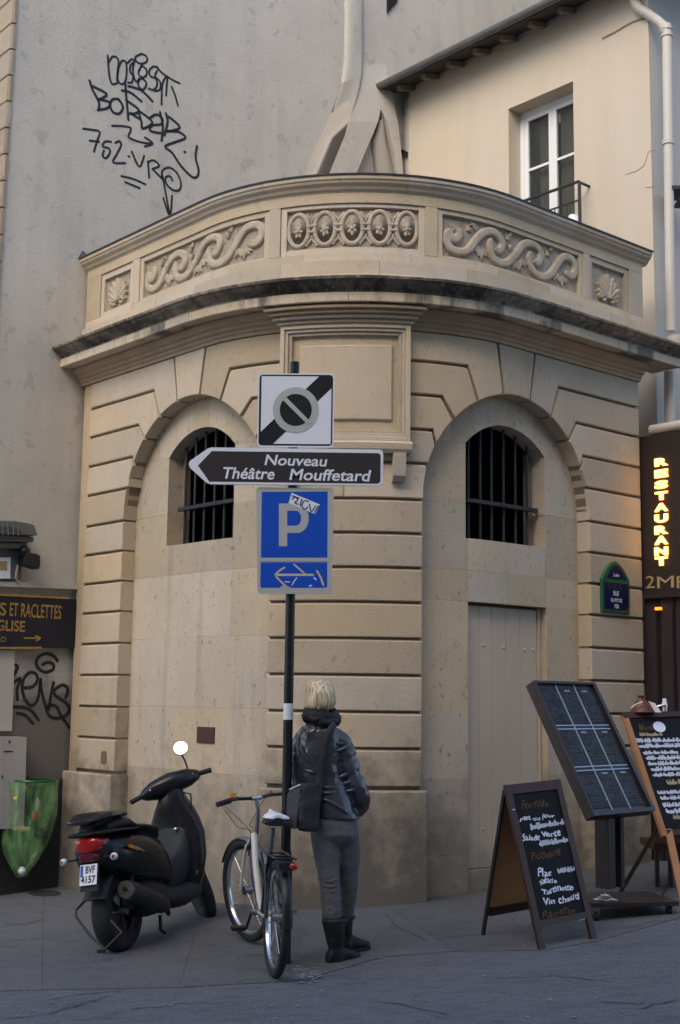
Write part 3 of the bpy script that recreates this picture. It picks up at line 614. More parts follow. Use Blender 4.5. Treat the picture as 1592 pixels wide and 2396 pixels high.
g_.build('graffiti_tag', 'graffiti', gb)
def A2(*p): return [(x/3.934, 1180+y/3.934) for x, y in p]
g_ = MB()
for s_ in (A2((530, 1440), (500, 1400), (440, 1375), (370, 1395), (335, 1450), (355, 1510), (420, 1545), (490, 1520), (490, 1470), (440, 1455), (395, 1475)),
           A2((-60, 1580), (0, 1520), (40, 1510), (40, 1600), (0, 1700)), A2((75, 1500), (95, 1560), (55, 1775)), A2((70, 1500), (130, 1480), (165, 1500), (120, 1590), (100, 1660), (190, 1600), (160, 1700), (165, 1800)),
           A2((215, 1690), (300, 1680), (345, 1620), (330, 1560), (275, 1550), (225, 1600), (205, 1690), (230, 1790), (290, 1855), (350, 1790), (375, 1620)), A2((375, 1610), (385, 1720), (440, 1900), (470, 1760), (495, 1640)),
           A2((605, 1780), (625, 1720), (615, 1680), (570, 1665), (505, 1710), (510, 1760), (600, 1820), (640, 1880), (610, 1940), (530, 1970), (460, 1950), (430, 1880), (460, 1850), (520, 1860), (560, 1940), (640, 2055)),
           A2((130, 1865), (230, 1870), (300, 1910), (355, 1985)), A2((160, 1925), (230, 1940), (305, 2015))): stroke(g_, s_, .030, GPL, .003)
g_.build('graffiti_tag', 'graffiti', gb)

# ================================================================ CREAM HOUSE (upper right)
CP0 = np.array([3.03, 12.03, 0.])
CD = DL; CN = NL      # runs away to the left; faces left-front
def cw(u, o, z): p = CP0+CD*u+CN*o; return (p[0], p[1], z)
def cpx(x, y, o=0):
    p = onplane(x, y, CP0+CN*o, CN); return float(np.dot(p-CP0, CD)), float(p[2])
cb = thing('cream_house', 'cream rendered house with white casement window under sloping dark eaves', 'building', tuple(CP0+CD*1.5))
uE, zE = cpx(958, 270)
(u0, zt), (u1, zt2) = cpx(1190, 255), cpx(1341, 172)
zwin = zt; zb = cpx(1190, 480)[1]-.1
EZ = cpx(1100, 160)[1]
# wall with opening: four pieces
def cslab(mb, a, b, z0, z1, o0, o1): mb.add([cw(u, o, z) for o in (o0, o1) for u, z in ((a, z0), (b, z0), (b, z1), (a, z1))], [(0, 1, 2, 3), (7, 6, 5, 4), (0, 4, 5, 1), (1, 5, 6, 2), (2, 6, 7, 3), (3, 7, 4, 0)]); return mb
print('cream', u0, zt, u1, zt2, uE, zE, EZ)
WB = zt-2.05
m_ = MB(); cslab(m_, u0, uE, 3, EZ+.2, -.3, 0); cslab(m_, 0, u1, 3, EZ+.2, -.3, 0); cslab(m_, u1, u0, zt, EZ+.2, -.3, 0); cslab(m_, u1, u0, 3, WB, -.3, 0)
m_.build('cream_wall', 'cream', cb)
# window
wi = MB(); fo = -.2
for a, b, z0, z1 in ((u0-.055, u0, WB, zt), (u1, u1+.055, WB, zt), (u1+.055, u0-.055, zt-.06, zt), (u1+.055, u0-.055, WB, WB+.06)): cslab(wi, a, b, z0, z1, fo-.05, fo)
um = (u0+u1)/2; wi = wi.build('window', 'winwhite', cb)
for a, b in ((u1+.056, um-.001), (um+.001, u0-.056)):
    s_ = MB(); w = .052
    for q in ((a, a+w, WB+.06, zt-.061), (b-w, b, WB+.06, zt-.061), (a+w, b-w, zt-.061-w, zt-.061), (a+w, b-w, WB+.061, WB+.061+w), (a+w, b-w, zt-.70, zt-.672)): cslab(s_, *q, fo-.045, fo-.008)
    s_.build('sash', 'winwhite', wi)
    cslab(MB(), a+w-.003, b-w+.003, WB+.1, zt-.705, fo-.034, fo-.028).build('pane', 'glass', wi); cslab(MB(), a+w-.003, b-w+.003, zt-.667, zt-.105, fo-.034, fo-.028).build('pane', 'glass', wi)
for a, b in ((u1+.06, um-.05), (um+.05, um+.24)):
    cslab(MB(), a, b, WB+.1, zt-.12, fo-.10, fo-.09).build('curtain', 'curtain', wi)
cslab(MB(), u1-.1, u0+.1, WB-.1, zt+.1, -.9, -.85).build('dark_room', 'void', cb)
# eave: boards, rafters ends, gutter
m_ = MB(); m_.add([cw(u, o, z) for u in (-.4, uE+.35) for o, z in ((-.3, EZ+.21), (.34, EZ+.02), (.34, EZ+.05), (-.3, EZ+.26))], [(0, 1, 2, 3), (7, 6, 5, 4), (0, 4, 5, 1), (1, 5, 6, 2), (2, 6, 7, 3), (3, 7, 4, 0)]); m_.build('eave_board', 'wood_dark', cb)
for i in range(11): 
    u = .12+i*.40; MB().beam(cw(u, -.02, EZ+.09), cw(u, .25, EZ+.005), .06, .06).build('rafter_end', 'joint', cb)
m_ = MB(); m_.ring([[cw(u, .38+.045*math.cos(t), EZ+.065+.055*math.sin(t)) for t in np.linspace(math.pi, 2*math.pi, 9)]+[cw(u, .425, EZ+.075), cw(u, .335, EZ+.075)] for u in (-.4, uE+.36)]); m_.build('gutter', 'zinc', cb)
m_ = MB(); m_.add([cw(u, o, z) for u in (-.5, uE+.36) for o, z in ((.36, EZ+.10), (-2.6, EZ+.6), (-2.6, EZ+.55), (.36, EZ+.075))], [(0, 1, 2, 3), (7, 6, 5, 4), (0, 4, 5, 1), (1, 5, 6, 2), (2, 6, 7, 3), (3, 7, 4, 0)]); m_.build('roof', 'zinc', cb)
MB().box(cw(uE+.34, .33, EZ+.13), (.12, .14, .13), AL).build('gutter_box', 'zinc', cb)
# roof light standing above the eave
P0 = at(1124, 98, 15.3); MB().poly([P0, at(1162, 117, 15.3), at(1162, 150, 15.3), at(1124, 145, 15.3)], (0, .3, 0)).build('roof_vent', 'void', cb)
# narrow return between the grey wall and the cream wall
m_ = MB(); m_.add([cw(uE+.001, .0, 3), cw(uE+.001, .0, EZ), cw(uE+.26, -.10, EZ), cw(uE+.26, -.10, 3)]+[cw(uE+.001, -.3, 3), cw(uE+.001, -.3, EZ), cw(uE+.26, -.3, EZ), cw(uE+.26, -.3, 3)], [(0, 1, 2, 3), (7, 6, 5, 4), (0, 4, 5, 1), (1, 5, 6, 2), (2, 6, 7, 3), (3, 7, 4, 0)]); m_.build('corner_return', 'render_pale', cb)
q0, z0 = cpx(923, 342); q1, z1 = cpx(954, 355)
m_ = MB(); m_.add([cw(q0, -.06, z0), cw(q1, .02, z1), cw(q1, .02, z1-.07), cw(q0, -.06, z0-.07), cw(q0, -.15, z0), cw(q1, -.07, z1), cw(q1, -.07, z1-.07), cw(q0, -.15, z0-.07)], [(0, 1, 2, 3), (7, 6, 5, 4), (0, 4, 5, 1), (1, 5, 6, 2), (2, 6, 7, 3), (3, 7, 4, 0)]); m_.build('dark_slot', 'void', cb)
m_ = MB(); stroke(m_, [(1410, 90), (1440, 75), (1478, 53), (1512, 42)], .022, (CP0, CN), .004); m_.build('wall_stain', 'joint', cb)
m_ = MB()
for p in ([(1535, 352), (1518, 355), (1508, 385), (1490, 400)], [(1535, 436), (1512, 438)], [(1490, 400), (1465, 408)]): stroke(m_, p, .005, (CP0, CN), .004)
m_.build('wall_crack', 'joint', cb)
# balcony rail
rl = thing('balcony_rail', 'small dark iron guard rail across the foot of the white window', 'railing', cw((u0+u1)/2, .1, WB))
ra = .17; (ua, za) = cpx(1228, 478, ra); (ub, zb_) = cpx(1356, 424, ra); za = zb_
ua = u0+.03
MB().beam(cw(ua, ra, za), cw(ub, ra, za), .035, .018).build('top_rail', 'iron', rl); MB().beam(cw(ua, ra, za-.2), cw(ub, ra, za-.2), .02, .012).build('mid_rail', 'iron', rl); MB().beam(cw(ua, ra, za-.75), cw(ub, ra, za-.75), .02, .012).build('bottom_rail', 'iron', rl)
for u in (ua, ub): MB().beam(cw(u, ra, za-.9), cw(u, ra, za-.009), .03, .03, up=(1, 0, 0)).build('rail_post', 'iron', rl); 
for u in (ua, ub): MB().beam(cw(u, ra-.01, za-.01), cw(u, .001, za-.01), .02, .02).build('wall_fixing', 'iron', rl)
for i in range(1, 7): u = ua+(ub-ua)*i/7; MB().beam(cw(u, ra, za-.75), cw(u, ra, za-.2), .012, .012, up=(1, 0, 0)).build('baluster', 'iron', rl)
for i, (q, dz, sc) in enumerate(((.3, -.42, .1), (.55, -.5, .13), (.75, -.38, .09))):
    pass
bag = MB(); bag.ell(cw(ub+.14, ra-.07, za-.46), (.10, .06, .17)); bag.ell(cw(ub+.22, ra-.07, za-.56), (.12, .06, .11)); o = bag.build('plastic_bag', 'signwhite', smooth=True, solo=cw(ub+.15, ra-.07, za-.66)); tag(o, 'crumpled pale plastic bag behind the balcony guard rail', 'bag')

# ================================================================ RIGHT FACADE AND RESTAURANT FRONT
rb = thing('restaurant_building', 'pale plastered street front beyond the cream house with dark restaurant shopfront below', 'building', W(3.5, 0, 0))
def rw(s, o, z): return W(s, o, z)
vv = CP0-np.array(W(SRt, 0, 0)); cs_, co_ = SRt+float(vv@DR), float(vv@NR); print('corner', cs_, co_)
slab(MB(), cs_+.002, 12, -.3, 14, co_-.3, co_+.0, 0).build('plaster_wall', 'render_pale', rb)
# ---- shopfront: box that stands forward of the wall; its side faces us
SS = 3.085
def sidepx(x, y): 
    p = onplane(x, y, W(SS, 0, 0), DR); return float(np.dot(p-np.array(W(SS, 0, 0)), NR)), float(p[2])
o1_, zs = sidepx(1501, 1022); zs2 = sidepx(1502, 1400)[1]
MT['maroon'] = mat('dark_shopfront_paint', (.036, .026, .024), .45, [(5, .4, .7, (.028, .02, .02), .5, V1)])
MT['maroon2'] = mat('dark_purple_drape', (.030, .020, .026), .7, [(2, .4, .7, (.048, .034, .04), .6, (12, 12, .2))])
m_ = MB(); slab(m_, SS, 5.5, zs2, zs, -.02, 1.0, .01); m_.build('fascia_box', 'maroon', rb)
m_ = MB(); slab(m_, SS+.03, 5.4, -.3, zs2-.005, -.02, .86, .01); m_.build('shopfront', 'maroon2', rb)
for i, (q, w) in enumerate(((.10, .05), (.27, .035), (.40, .06), (.62, .05))):
    m_ = MB(); m_.ring([[W(SS+.03-(.016 if 0 < j < 5 else -.001), q+w*j/5, z) for z in (.05, zs2-.02)] for j in range(6)], cap=False); m_.build('drape_fold', 'maroon2', rb, smooth=2)
slab(MB(), SS-.015, 5.5, zs2-.005, zs2+.05, .0, 1.02, .006).build('fascia_edge', 'maroon', rb)
print('shop', o1_, zs, zs2)
def letters(txt, w, h, depth, name, mt, parent, frame, weight=0, font=None):
    """flat raised lettering: frame(x,y) gives a point, x to the right and y up, z outward"""
    cu = bpy.data.curves.new('lettering', 'FONT'); cu.body = txt; cu.size = 1; cu.extrude = 0; cu.offset = weight; cu.resolution_u = 3; cu.space_character = 1.0
    ob = bpy.data.objects.new('tmp', cu); COL.objects.link(ob); bpy.context.view_layer.update()
    me = ob.to_mesh(); vs = [v.co.copy() for v in me.vertices]; fs = [tuple(p.vertices) for p in me.polygons]; ob.to_mesh_clear()
    bpy.data.objects.remove(ob)
    if not vs: return None
    x0 = min(v.x for v in vs); x1 = max(v.x for v in vs); y0 = min(v.y for v in vs); y1 = max(v.y for v in vs)
    if h is None: h = w/(x1-x0)*(y1-y0)
    if w is None: w = h/(y1-y0)*(x1-x0)
    m_ = MB(); n = len(vs)
    top = [frame((v.x-x0)/(x1-x0)*w, (v.y-y0)/(y1-y0)*h, depth) for v in vs]; bo = [frame((v.x-x0)/(x1-x0)*w, (v.y-y0)/(y1-y0)*h, 0) for v in vs]
    if depth <= .0045: m_.add(top, fs)
    else:
        cnt = {}
        for f in fs:
            for i in range(len(f)):
                e = (f[i], f[(i+1) % len(f)]); cnt[e] = 1
        side = [(a, b, n+b, n+a) for (a, b) in cnt if (b, a) not in cnt]
        m_.add(top+bo, fs+side)
    return m_.build(name, mt, parent)
MT['neon'] = mat('lit_letters', (.9, .6, .2), .5, emit=(1, .36, .06), estr=1.2)
MT['neon_core'] = mat('lit_letter_face', (1, .8, .4), .5, emit=(1, .58, .16), estr=1.7)
MT['goldletter'] = mat('gold_letters', (.45, .33, .16), .5)
ctr = [(1549, y) for y in (1081, 1108, 1134, 1160, 1187, 1213, 1240, 1264, 1290, 1313)]
ls = thing('restaurant_sign', 'lit vertical RESTAURANT lettering in yellow on the dark fascia side', 'sign', tuple(onplane(1549, 1330, W(SS, 0, 0), DR)))
for ch, (x, y), k in zip('RESTAURANT', ctr, range(10)):
    wpx = 29 if ch not in 'T' else 27; hpx = 21
    o_, z_ = sidepx(x-wpx/2, y+hpx/2); o2, z2 = sidepx(x+wpx/2, y-hpx/2)
    fr = lambda a, b, c, o_=o_, z_=z_: tuple(np.array(W(SS-.002, 0, 0))+NR*(o_+a)-DR*c+np.array([0, 0, z_+b]))
    letters(ch, abs(o2-o_), z2-z_, .018, 'letter', 'neon_core', ls, fr, .035)
    fr2 = lambda a, b, c, o_=o_, z_=z_: tuple(np.array(W(SS-.002, 0, 0))+NR*(o_+a-.006)-DR*c+np.array([0, 0, z_+b-.006]))
    letters(ch, abs(o2-o_)+.012, z2-z_+.012, .006, 'letter_halo', 'neon', ls, fr2, .07)
for ch, xa, xb in (('2', 1513, 1533), ('M', 1540, 1578), ('P', 1586, 1608)):
    o_, z_ = sidepx(xa, 1377); o2, z2 = sidepx(xb, 1347)
    fr = lambda a, b, c, o_=o_, z_=z_: tuple(np.array(W(SS-.002, 0, 0))+NR*(o_+a)-DR*c+np.array([0, 0, z_+b]))
    letters(ch, abs(o2-o_), z2-z_, .01, 'shop_letter', 'goldletter', rb, fr, .0)
o_, z_ = sidepx(1539, 1428)
MT['amber'] = mat('amber_lamp', (.8, .25, .03), .5, emit=(1, .25, .02), estr=1.2)
fr = lambda a, b, c: tuple(np.array(W(SS-.01, 0, 0))+NR*(o_+a)-DR*c+np.array([0, 0, z_+b]))
m_ = MB(); m_.add([fr(a, b, c) for c in (0, .03) for a, b in ((0, 0), (.055, 0), (.055, .025), (0, .025))], [(0, 1, 2, 3), (7, 6, 5, 4), (0, 4, 5, 1), (1, 5, 6, 2), (2, 6, 7, 3), (3, 7, 4, 0)]); m_.build('amber_lamp', 'amber', rb)
# rolled awning on top of the fascia
m_ = MB(); m_.tube([W(SS+.02, .1, zs+.05), W(SS+.02, 1.1, zs+.05)], .045, 12); o = m_.build('awning_roll', 'pipe', rb, smooth=True)
# iron bracket of a neighbour's balcony at the picture edge
p = np.array(at(1583, 452, 12.0)); MB().box(tuple(p), (.16, .30, .035)).build('balcony_bracket', 'iron', rb); MB().box(tuple(p+np.array([.05, 0, -.10])), (.10, .2, .03)).build('balcony_bracket', 'iron', rb)
# downpipe
dp = thing('downpipe', 'cream painted downpipe with swan neck on the corner of the cream house', 'pipe', tuple(at(1566, 800, 12)))
pr = .048
pts = [at(1482, -40, 12.15), at(1484, -5, 12.1), at(1494, 18, 12.05), at(1515, 32, 12.0), at(1538, 48, 11.95), at(1553, 62, 11.92), at(1559, 82, 11.9), at(1561, 110, 11.9), at(1570, 775, 11.9)]
pp = [tuple(p) for p in pts]; sm = []
for i in range(len(pp)-1):
    a = Vector(pp[max(i-1, 0)]); b = Vector(pp[i]); c = Vector(pp[i+1]); d = Vector(pp[min(i+2, len(pp)-1)])
    for j in range(4 if i < 7 else 1):
        t = j/4; sm.append(.5*((2*b)+(-a+c)*t+(2*a-5*b+4*c-d)*t*t+(-a+3*b-3*c+d)*t**3))
sm.append(Vector(pp[-1]))
MB().tube(sm, pr, 14).build('pipe', 'pipe', dp, smooth=True)
for y in (68, 84, 330, 336): 
    p = at(1560+(y-68)*.013, y, 11.9); MB().tube([p-np.array([0, 0, .012]), p+np.array([0, 0, .012])], .058, 14).build('collar', 'pipe', dp, smooth=True)
p = Vector(at(1581, 800, 11.85)); MB().ring([[p+Vector((math.cos(t)*r, math.sin(t)*r, z)) for t in np.linspace(0, 2*math.pi, 15)[:-1]] for r, z in ((.085, .05), (.085, .02), (.08, -.04), (.05, -.09))]).build('hopper', 'pipe', dp, smooth=True)
# second, thinner service pipes below the cornice
m_ = MB(); p1 = at(1566, 870, 11.75); p2 = at(1568, 1010, 11.75); m_.tube([p1, p2], .05, 12); o = m_.build('lower_pipe', 'pipe', dp, smooth=True)
# ================================================================ UNSEEN HOUSES BEHIND THE CAMERA (added to shade the lower walls)
MT['street_wall'] = mat('street_plaster', (.40, .37, .32), .9, [(.6, .4, .7, (.33, .3, .26), .6, V1)], .1, 30)
for (x0, x1, y, h, lab) in ((-16, -3.2, -3.2, 14, 'unseen cream plastered street house added for shade across from the fountain building, left side'), (-3.0, 9.5, -3.6, 15.5, 'unseen plastered street house added for shade directly across from the fountain building'), (9.7, 22, -3.0, 13, 'unseen plastered street house added for shade across from the restaurant')):
    t = thing('unseen_house', lab, 'building', ((x0+x1)/2, y-2, 0), 'unseen houses added across the street behind the viewer')
    MB().box(((x0+x1)/2, y-3, h/2-.7), (x1-x0, 6, h+1.4)).build('wall', 'street_wall', t)
    k = int((x1-x0)/2.6)
    for i in range(k):
        for j in range(3):
            x = x0+(i+.5)*(x1-x0)/k; f = MB().box((x, y+.01, 3.9+j*2.9), (1.15, .06, 1.9)).build('window', 'winwhite', t)
            MB().box((x, y+.045, 3.9+j*2.9), (.98, .02, 1.72)).build('pane', 'glass', f)
# ================================================================ SIGN POST
PX, PY = -.300, 7.935
zg = gz(PX); ztop = float(at(697, 848, PY)[2])
sp_ = thing('sign_post', 'black steel street post with pale band carrying the traffic signs', 'post', (PX, PY, zg))
MB().tube([(PX, PY, zg+.6), (PX, PY, ztop)], .0295, 20).build('pole', 'black', sp_, smooth=True)
MB().tube([(PX, PY, zg-.05), (PX, PY, zg+.62), (PX, PY, zg+.635), (PX, PY, zg+.66)], [.042, .042, .036, .031], 20).build('pole_sleeve', 'black_matt', sp_, smooth=True)
z0, z1 = float(at(683, 1684, PY)[2]), float(at(683, 1646, PY)[2])
MB().tube([(PX, PY, z0), (PX, PY, z1)], .0303, 20, caps=False).build('pale_band', 'signwhite', sp_, smooth=True)
MB().box((PX+.018, PY-.026, (z0+z1)/2+.005), (.012, .006, .03)).build('tape_scrap', 'signgrey', sp_)
for y in (940, 985, 1075, 1110, 1180, 1350):
    z = float(at(690, y, PY)[2]); MB().tube([(PX, PY, z-.012), (PX, PY, z+.012)], .034, 16).build('clamp', 'steel', sp_, smooth=True)
YS = PY-.037
def quad(c4):
    """bilinear map of the unit square to photo corners BL, BR, TR, TL on the sign plane"""
    P = [np.array(at(x, y, YS)) for x, y in c4]
    return lambda u, v, d=0: tuple((P[0]*(1-u)*(1-v)+P[1]*u*(1-v)+P[2]*u*v+P[3]*(1-u)*v)+np.array([0, -d, 0]))
def rrect(u0, v0, u1, v1, r, n=5, asp=1):
    out = []
    for cx, cy, a in ((u1-r, v0+r*asp, -90), (u1-r, v1-r*asp, 0), (u0+r, v1-r*asp, 90), (u0+r, v0+r*asp, 180)):
        for k in range(n+1): t = R_(a+90*k/n); out.append((cx+r*math.cos(t), cy+r*asp*math.sin(t)))
    return out
def plate(f, pts, d0, d1, name, mt, par): return MB().poly([f(u, v, d0) for u, v in pts], (0, -(d1-d0), 0)).build(name, mt, par)
# 1. end-of-zone square sign
f = quad([(602, 1046), (780.5, 1047.5), (783, 875.5), (605, 874.5)])
s1 = thing('traffic_sign', 'square white sign with black diagonal band and struck-out black disc, topmost on the post', 'sign', f(.5, 0))
plate(f, rrect(0, 0, 1, 1, .055), 0, .012, 'sign_plate', 'signwhite', s1)
plate(f, rrect(.018, .018, .982, .982, .045), .0121, .0135, 'black_border', 'signblack', s1)
plate(f, rrect(.046, .040, .964, .960, .01), .0136, .015, 'white_field', 'signwhite', s1)
q = .125
plate(f, [(.046, .04), (.046+q*.1, .04), (.21, .04), (.964, .80), (.964, .96), (.80, .96), (.046, .20)], .0151, .0162, 'diagonal_band', 'signblack', s1)
circ = lambda r, n=40: [(.5+r*math.cos(2*math.pi*k/n), .5+r*1.035*math.sin(2*math.pi*k/n)) for k in range(n)]
plate(f, circ(.30), .0163, .0174, 'grey_ring', 'signgrey', s1)
plate(f, circ(.21), .0175, .0186, 'black_disc', 'signblack', s1)
plate(f, [(.305, .66), (.66, .30), (.70, .335), (.345, .70)], .0187, .0198, 'slash_bar', 'signgrey', s1)
# 2. arrow board
s2 = thing('direction_sign', 'long dark brown arrow board pointing left reading Nouveau Théâtre Mouffetard', 'sign', tuple(at(690, 1134, YS)))
def pp_(px, d0, d1, name, mt, par): return MB().poly([at(x, y, YS-d0) for x, y in px], (0, -(d1-d0), 0)).build(name, mt, par)
pp_([(443, 1088), (446, 1080), (488, 1051), (497, 1048.6), (888, 1054), (895, 1057), (897, 1064), (896, 1128), (893, 1135), (886, 1138), (494, 1134), (485, 1131), (446, 1096)], .004, .03, 'board_edge', 'signwhite', s2)
pp_([(463.7, 1089.5), (496, 1055.5), (886, 1060.5), (891, 1065), (890, 1127), (885, 1131.5), (490, 1126.5)], .0301, .0316, 'board_face', 'signbrown', s2)
pp_([(612.5, 1057), (613.5, 1057), (612, 1128), (611, 1128)], .0317, .0319, 'board_seam', 'signblack', s2)
def skew(p0, p1, hpx, sh=.18, d=.0318):
    a = np.array(at(*p0, YS-d)); b = np.array(at(*p1, YS-d)); ex = (b-a)/np.linalg.norm(b-a); ez = np.array([-ex[2], 0, ex[0]])
    return np.linalg.norm(b-a), lambda x, y, c: tuple(a+ex*(x+sh*y)+ez*y+np.array([0, -c, 0]))
sc_ = 7.6/3000
wd, fr = skew((619, 1088.5), (763, 1092), 26); letters('Nouveau', wd, 27*sc_, .0012, 'lettering_line', 'signwhite', s2, fr, .018)
wd, fr = skew((518, 1120), (641, 1122.5), 26); letters('Théâtre', wd, 29*sc_, .0012, 'lettering_line', 'signwhite', s2, fr, .018)
wd, fr = skew((677, 1123.5), (864, 1127), 26); letters('Mouffetard', wd, 29*sc_, .0012, 'lettering_line', 'signwhite', s2, fr, .018)
# 3. parking sign
f = quad([(603, 1389.5), (777, 1390), (782, 1144), (600, 1141)])
s3 = thing('parking_sign', 'blue parking sign with grey letter P, torn sticker and yellow arrow', 'sign', f(.5, 0))
plate(f, rrect(0, 0, 1, 1, .05, asp=.73), 0, .014, 'sign_plate', 'signgrey', s3)
pp_([(613, 1151), (767, 1150), (766.3, 1304.6), (611, 1304.6)], .0141, .0152, 'blue_field', 'signblue', s3)
pp_([(610.5, 1315.7), (766, 1315.7), (766, 1372), (762, 1375), (682, 1375), (672, 1370), (660, 1370), (655, 1375), (612, 1375), (609.4, 1371)], .0141, .0152, 'blue_field', 'signblue', s3)
pp_([(608.5, 1306.5), (768, 1306.5), (768, 1313.5), (608.5, 1313.5)], .0141, .0158, 'divider_bar', 'signgrey', s3)
Pp = [(653, 1278), (653, 1178), (694, 1178)]+[(694+30*math.sin(t), 1209-31*math.cos(t)) for t in np.linspace(.15, 3.0, 12)]+[(694, 1247), (672.5, 1247), (672.5, 1278)]
# letter P as ring: bowl with counter
m_ = MB(); outer = [(653, 1178), (694, 1178)]+[(696+27*math.sin(t), 1212.5-34.5*math.cos(t)) for t in np.linspace(.2, 2.94, 12)]+[(694, 1247), (672.5, 1247)]
inner = [(672.5, 1195), (692, 1195)]+[(693+12*math.sin(t), 1212.5-17.5*math.cos(t)) for t in np.linspace(.2, 2.94, 12)]+[(692, 1230), (672.5, 1230)]
vs = [at(x, y, YS-.0165) for x, y in outer]+[at(x, y, YS-.0165) for x, y in inner]; n = len(outer)
m_.add(vs, [(i, i+1, n+i+1, n+i) for i in range(n-1)]); m_.add([at(x, y, YS-.0165) for x, y in ((653, 1178), (672.5, 1195), (672.5, 1230), (672.5, 1278), (653, 1278))], [(0, 1, 2, 3, 4)])
m_.build('letter_p', 'signgrey', s3)
pp_([(682.7, 1153), (749, 1180.5), (738, 1203), (675.5, 1177)], .0166, .0172, 'torn_sticker', 'signwhite', s3)
SPL = (np.array([0, YS, 0.]), np.array([0, -1., 0]))
MT['markerblue'] = mat('dark_marker', (.02, .03, .09), .6)
m_ = MB()
for p in ([(684, 1168), (692, 1163), (697, 1170), (690, 1176), (698, 1180)], [(706, 1168), (703, 1184)], [(722, 1174), (712, 1172), (707, 1184), (714, 1192), (721, 1186)], [(725, 1180), (729, 1197), (739, 1184)], [(684, 1160), (700, 1166)], [(736, 1200), (745, 1184)]): stroke(m_, p, .008, SPL, .0175)
m_.build('sticker_marks', 'markerblue', s3)
MT['tape'] = mat('yellowed_tape', (.62, .46, .22), .6, [(60, .4, .6, (.75, .68, .55), .8, V1)])
m_ = MB()
stroke(m_, [(645, 1345), (733, 1345)], .014, SPL, .0160)
for p, w in (([(666, 1328), (655, 1335), (643, 1345)], .011), ([(643, 1345), (655, 1358), (672, 1374)], .011), ([(690, 1322), (702, 1332), (712, 1341)], .010), ([(742, 1336), (750, 1350), (757, 1369)], .012)): stroke(m_, p, w, SPL, .0162+w*.01)
m_.build('taped_arrow', 'tape', s3)
m_ = MB()
for p, w in (([(684, 1369), (688, 1361), (695, 1352)], .006), ([(668, 1361), (678, 1362)], .006), ([(735, 1352), (740, 1356)], .008), ([(724, 1371), (730, 1370)], .007), ([(688, 1320), (694, 1326)], .006)): stroke(m_, p, w, SPL, .0161)
m_.build('scratches', 'signwhite', s3)

# ================================================================ STREET NAME PLAQUE on the right pier
MT['enblue'] = mat('enamel_navy', (.008, .012, .055), .25, coat=.4); MT['engreen'] = mat('enamel_green', (.012, .12, .045), .3, coat=.4)
pc = U(1441, 1380, .02); hw_ = (U(1474, 1400, .02)[0]-U(1409, 1400, .02)[0])/2; zb0 = U(1441, 1434, .02)[1]; zm0 = U(1441, 1358, .02)[1]; zt0 = U(1441, 1313, .02)[1]; ps_ = pc[0]
pl = thing('street_plaque', 'navy enamel street name plaque with green pointed-arch frame on the right pier', 'sign', W(ps_, .02, zb0))
ptop = lambda k: (lambda s: zm0+(zt0-zm0)*max(0, 1-(abs(s-ps_)/(hw_*k))**1.7))
slab(MB(), ps_-hw_, ps_+hw_, zb0, ptop(1.01), .001, .026, .005, ds=.01).build('plaque_frame', 'engreen', pl)
slab(MB(), ps_-hw_+.025, ps_+hw_-.025, zb0+.028, zm0-.02, .02, .029, .002, ds=.02).build('plaque_field', 'enblue', pl)
slab(MB(), ps_-hw_+.045, ps_+hw_-.045, zm0+.012, lambda s: ptop(.86)(s)-.03, .02, .029, .002, ds=.01).build('plaque_top_field', 'enblue', pl)
def wfr(s0, z0, off): return lambda x, y, c: W(s0+x, off+c, z0+y)
H_ = zm0-zb0
letters('RUE', .075, .042, .001, 'lettering_line', 'signwhite', pl, wfr(ps_-.045, zb0+H_*.52, .030), .02)
letters('DU POT DE', .155, .034, .001, 'lettering_line', 'signwhite', pl, wfr(ps_-.082, zb0+H_*.32, .030), .02)
letters('FER', .065, .034, .001, 'lettering_line', 'signwhite', pl, wfr(ps_-.032, zb0+H_*.14, .030), .02)
letters('5e Arrt', .08, .030, .001, 'lettering_line', 'signwhite', pl, wfr(ps_-.042, zm0+.03, .030), .02)

# ================================================================ SHOP SIGN, FLOODLIGHT, CABINET on the grey wall
MT['navy'] = mat('navy_sign_board', (.010, .011, .022), .5, [(3, .4, .7, (.018, .018, .026), .6, V1)]); MT['goldpaint'] = mat('gold_paint', (.50, .30, .07), .5, [(60, .4, .6, (.25, .13, .03), .8, V1)])
def gpt(x, y, o): u, z = gpx(x, y, o); return gw(u, o, z)
ss = thing('shop_sign', 'navy sign board with gold lettering about raclettes and gold edge on the grey wall', 'sign', gpt(80, 1519, .03))
MB().poly([gpt(x, y, .01) for x, y in ((-260, 1381), (173, 1403), (170, 1516), (-260, 1519))], tuple(NR*.055)).build('sign_board', 'navy', ss)
MB().poly([gpt(x, y, .066) for x, y in ((-260, 1376), (162, 1397), (162, 1402), (-260, 1381.5))], tuple(NR*.008)).build('gold_edge', 'goldpaint', ss)
MB().poly([gpt(x, y, .066) for x, y in ((-260, 1514.5), (97, 1513.5), (97, 1518.5), (-260, 1519))], tuple(NR*.008)).build('gold_edge', 'goldpaint', ss)
def gfr(x, y, sl=.0):
    u0, z0 = gpx(x, y, .066); return lambda a, b, c: gw(u0+a, .0665+c, z0+b-a*sl)
def gwid(x0, x1, y): return gpx(x1, y, .066)[0]-gpx(x0, y, .066)[0]
def ghei(x, y0, y1): return gpx(x, y0, .066)[1]-gpx(x, y1, .066)[1]
for t, x0, x1, yb, yt in (('FONDUE', -100, -6, 1437, 1408), ('S', -1, 14, 1440, 1409), ('ET', 22, 42, 1441, 1410), ('RACLETTES', 49, 143, 1444, 1411)): letters(t, gwid(x0, x1, yb), ghei(x0, yt, yb), .003, 'lettering_line', 'goldpaint', ss, gfr(x0, yb, .0), .012)
letters('EGLISE', gwid(-22, 58, 1475), ghei(20, 1449, 1475), .003, 'lettering_line', 'goldpaint', ss, gfr(-22, 1475), .02)
